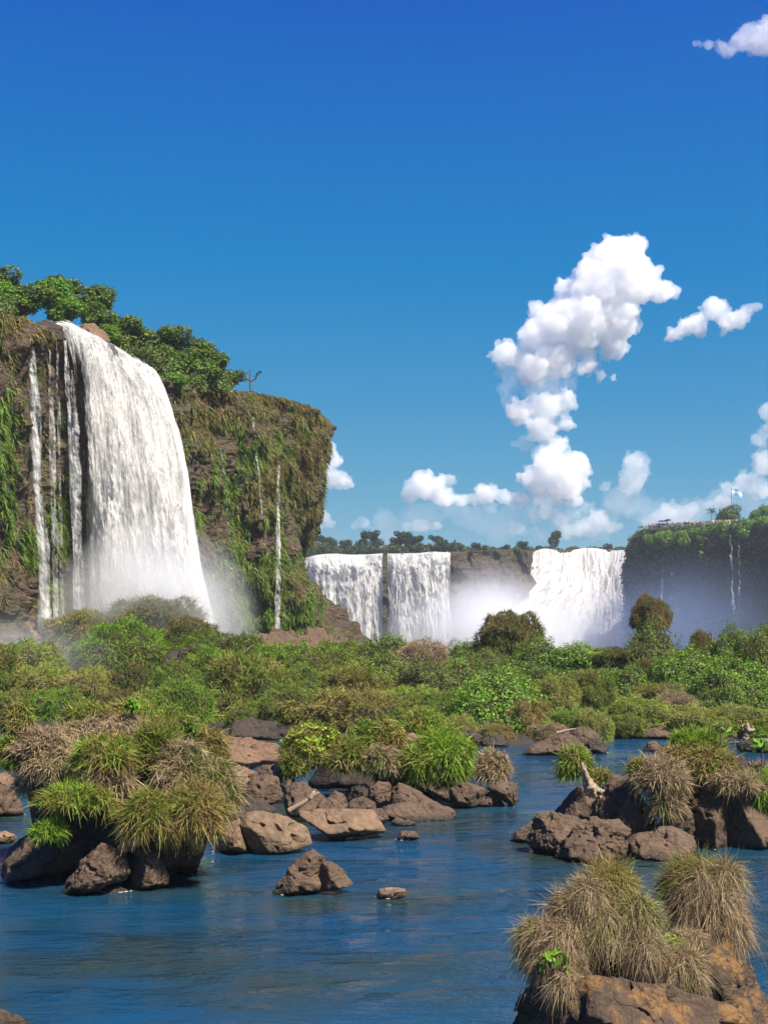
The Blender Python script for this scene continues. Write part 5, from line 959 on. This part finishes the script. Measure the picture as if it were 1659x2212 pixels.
for i, (u, nm, c) in enumerate(((.13, 'dark blue umbrella open above the left part of the crowd', (.02, .03, .10)), (.20, 'black umbrella open above the left part of the crowd', (.015, .015, .02)), (.17, 'navy umbrella tilted between two others over the crowd', (.02, .02, .08)))):
    a = along(u, 1.2) + np.array([0, 0, 2.0 + .25 * (i % 2)]); o = thing('umbrella', nm, 'umbrella', a, 'umbrellas over the crowd'); d, f = ico(3); k = d[f].mean(1)[:, 2] > -.02
    V = d * np.array([.95, .95, .45]); link('canopy', mesh_np('canopy', V, f[k], flat('umbrella_cloth', c)), o); V, F = tube([[0, 0, -.95], [0, 0, .45]], .03, 5); link('shaft', mesh_np('shaft', V, F, M['steel']), o)
fp = P(1580, 1122, 440); o = thing('flagpole', 'tall flagpole with a light blue and white flag above the viewing platform', 'flagpole', fp); top = P(1580, 1054, 440) - fp
V, F = tube([[0, 0, 0], top], [.17, .12], 6); link('pole', mesh_np('pole', V, F, flat('pole_grey', (.25, .25, .27))), o)
uu, vv2 = np.meshgrid(np.linspace(0, 1, 15), np.linspace(0, 1, 10), indexing='ij'); u = uu.ravel(); v = vv2.ravel(); V = np.stack([u * 3.4, .25 * np.sin(u * 7), top[2] - .1 - v * 2.0 - u * u * 1.2], 1); F = grid_faces(15, 10)
fi = (F[:, 0] % 10) // 3; link('flag', mesh_np('flag', V, F, [flat('flag_blue', (.25, .5, .8)), flat('flag_white', (.85, .85, .85))], True, np.where(fi == 1, 1, 0)), o)
# palm-like slender trees beside the crowd
for x, y, lab in ((1537, 1104, 'slender tufted tree left of the dark crown behind the crowd'), (1650, 1098, 'slender tufted tree near the right edge of the rim')):
    b = P(x, 1128, 436); tp = P(x, y, 436) - b; o = thing('tree', lab, 'tree', b, 'slender trees behind the platform'); V, F = tube([[0, 0, -1], tp * .6 + np.array([.1, 0, 0]), tp], [.14, .1, .07], 5); link('trunk', mesh_np('trunk', V, F, M['bark']), o)
    rr = np.random.RandomState(int(x)); q = tp + rr.normal(size=(90, 3)) * np.array([.7, .7, .5]); V, F = leaves(q, np.tile([0, -.3, .8], (90, 1)), .3, 3); link('crown', mesh_np('crown', V, F, M['leaf_dark'], False), o)

# ------------------------------------------------------------------ camera, light, sky
S = bpy.context.scene
cam = bpy.data.cameras.new('camera'); co = bpy.data.objects.new('camera', cam); C.objects.link(co); S.camera = co
co.location = (0, 0, CH); co.rotation_euler = (math.radians(90), 0, 0)
cam.sensor_fit = 'HORIZONTAL'; cam.sensor_width = 36; cam.lens = 36 * FX / 1659
cam.shift_y = (FY0 - 1106) / 1659; cam.clip_start = .5; cam.clip_end = 40000
SUN_EL, SUN_AZ = math.radians(56), math.radians(130)     # azimuth clockwise from the view direction: right and behind the camera
sd = Vector((math.sin(SUN_AZ) * math.cos(SUN_EL), math.cos(SUN_AZ) * math.cos(SUN_EL), math.sin(SUN_EL)))
sl = bpy.data.lights.new('sun', 'SUN'); sl.energy = 4.6; sl.angle = math.radians(.5); sl.color = (1, .92, .80)
so = bpy.data.objects.new('sun', sl); C.objects.link(so); so.rotation_euler = sd.to_track_quat('Z', 'Y').to_euler()
w = bpy.data.worlds.new('World'); S.world = w; w.use_nodes = True; nt = w.node_tree
bg = nt.nodes['Background']; sky = nt.nodes.new('ShaderNodeTexSky'); sky.sky_type = 'NISHITA'; sky.sun_disc = False
sky.sun_elevation = SUN_EL; sky.sun_rotation = SUN_AZ; sky.altitude = 200; sky.air_density = SKY_AIR; sky.dust_density = SKY_DUST; sky.ozone_density = SKY_OZ
sp = nt.nodes.new('ShaderNodeSeparateColor'); cb = nt.nodes.new('ShaderNodeCombineColor'); nt.links.new(sky.outputs[0], sp.inputs[0])
def _m(op, a, v):
    m = nt.nodes.new('ShaderNodeMath'); m.operation = op; nt.links.new(a, m.inputs[0]); m.inputs[1].default_value = v; return m.outputs[0]
for i, (k, o_, p) in enumerate(((.62, .135, 1.0), (.565, .138, .45), (.61, 0, .12))):     # deepen the blue of the sky, channel by channel
    x = _m('POWER', _m('MAXIMUM', _m('SUBTRACT', _m('MULTIPLY', sp.outputs[i], .14), o_), .0008), p); nt.links.new(_m('MULTIPLY', x, k / (SKY_STR * 2 ** EXPO)), cb.inputs[i])
nt.links.new(cb.outputs[0], bg.inputs[0]); bg.inputs[1].default_value = SKY_STR
S.view_settings.view_transform = 'Standard'; S.view_settings.look = 'None'; S.view_settings.exposure = EXPO; S.view_settings.gamma = 1
cy = S.cycles
cy.use_denoising = True
cy.max_bounces = 10; cy.diffuse_bounces = 3; cy.glossy_bounces = 3; cy.transmission_bounces = 4; cy.transparent_max_bounces = 16; cy.volume_bounces = VB
cy.sample_clamp_indirect = 6
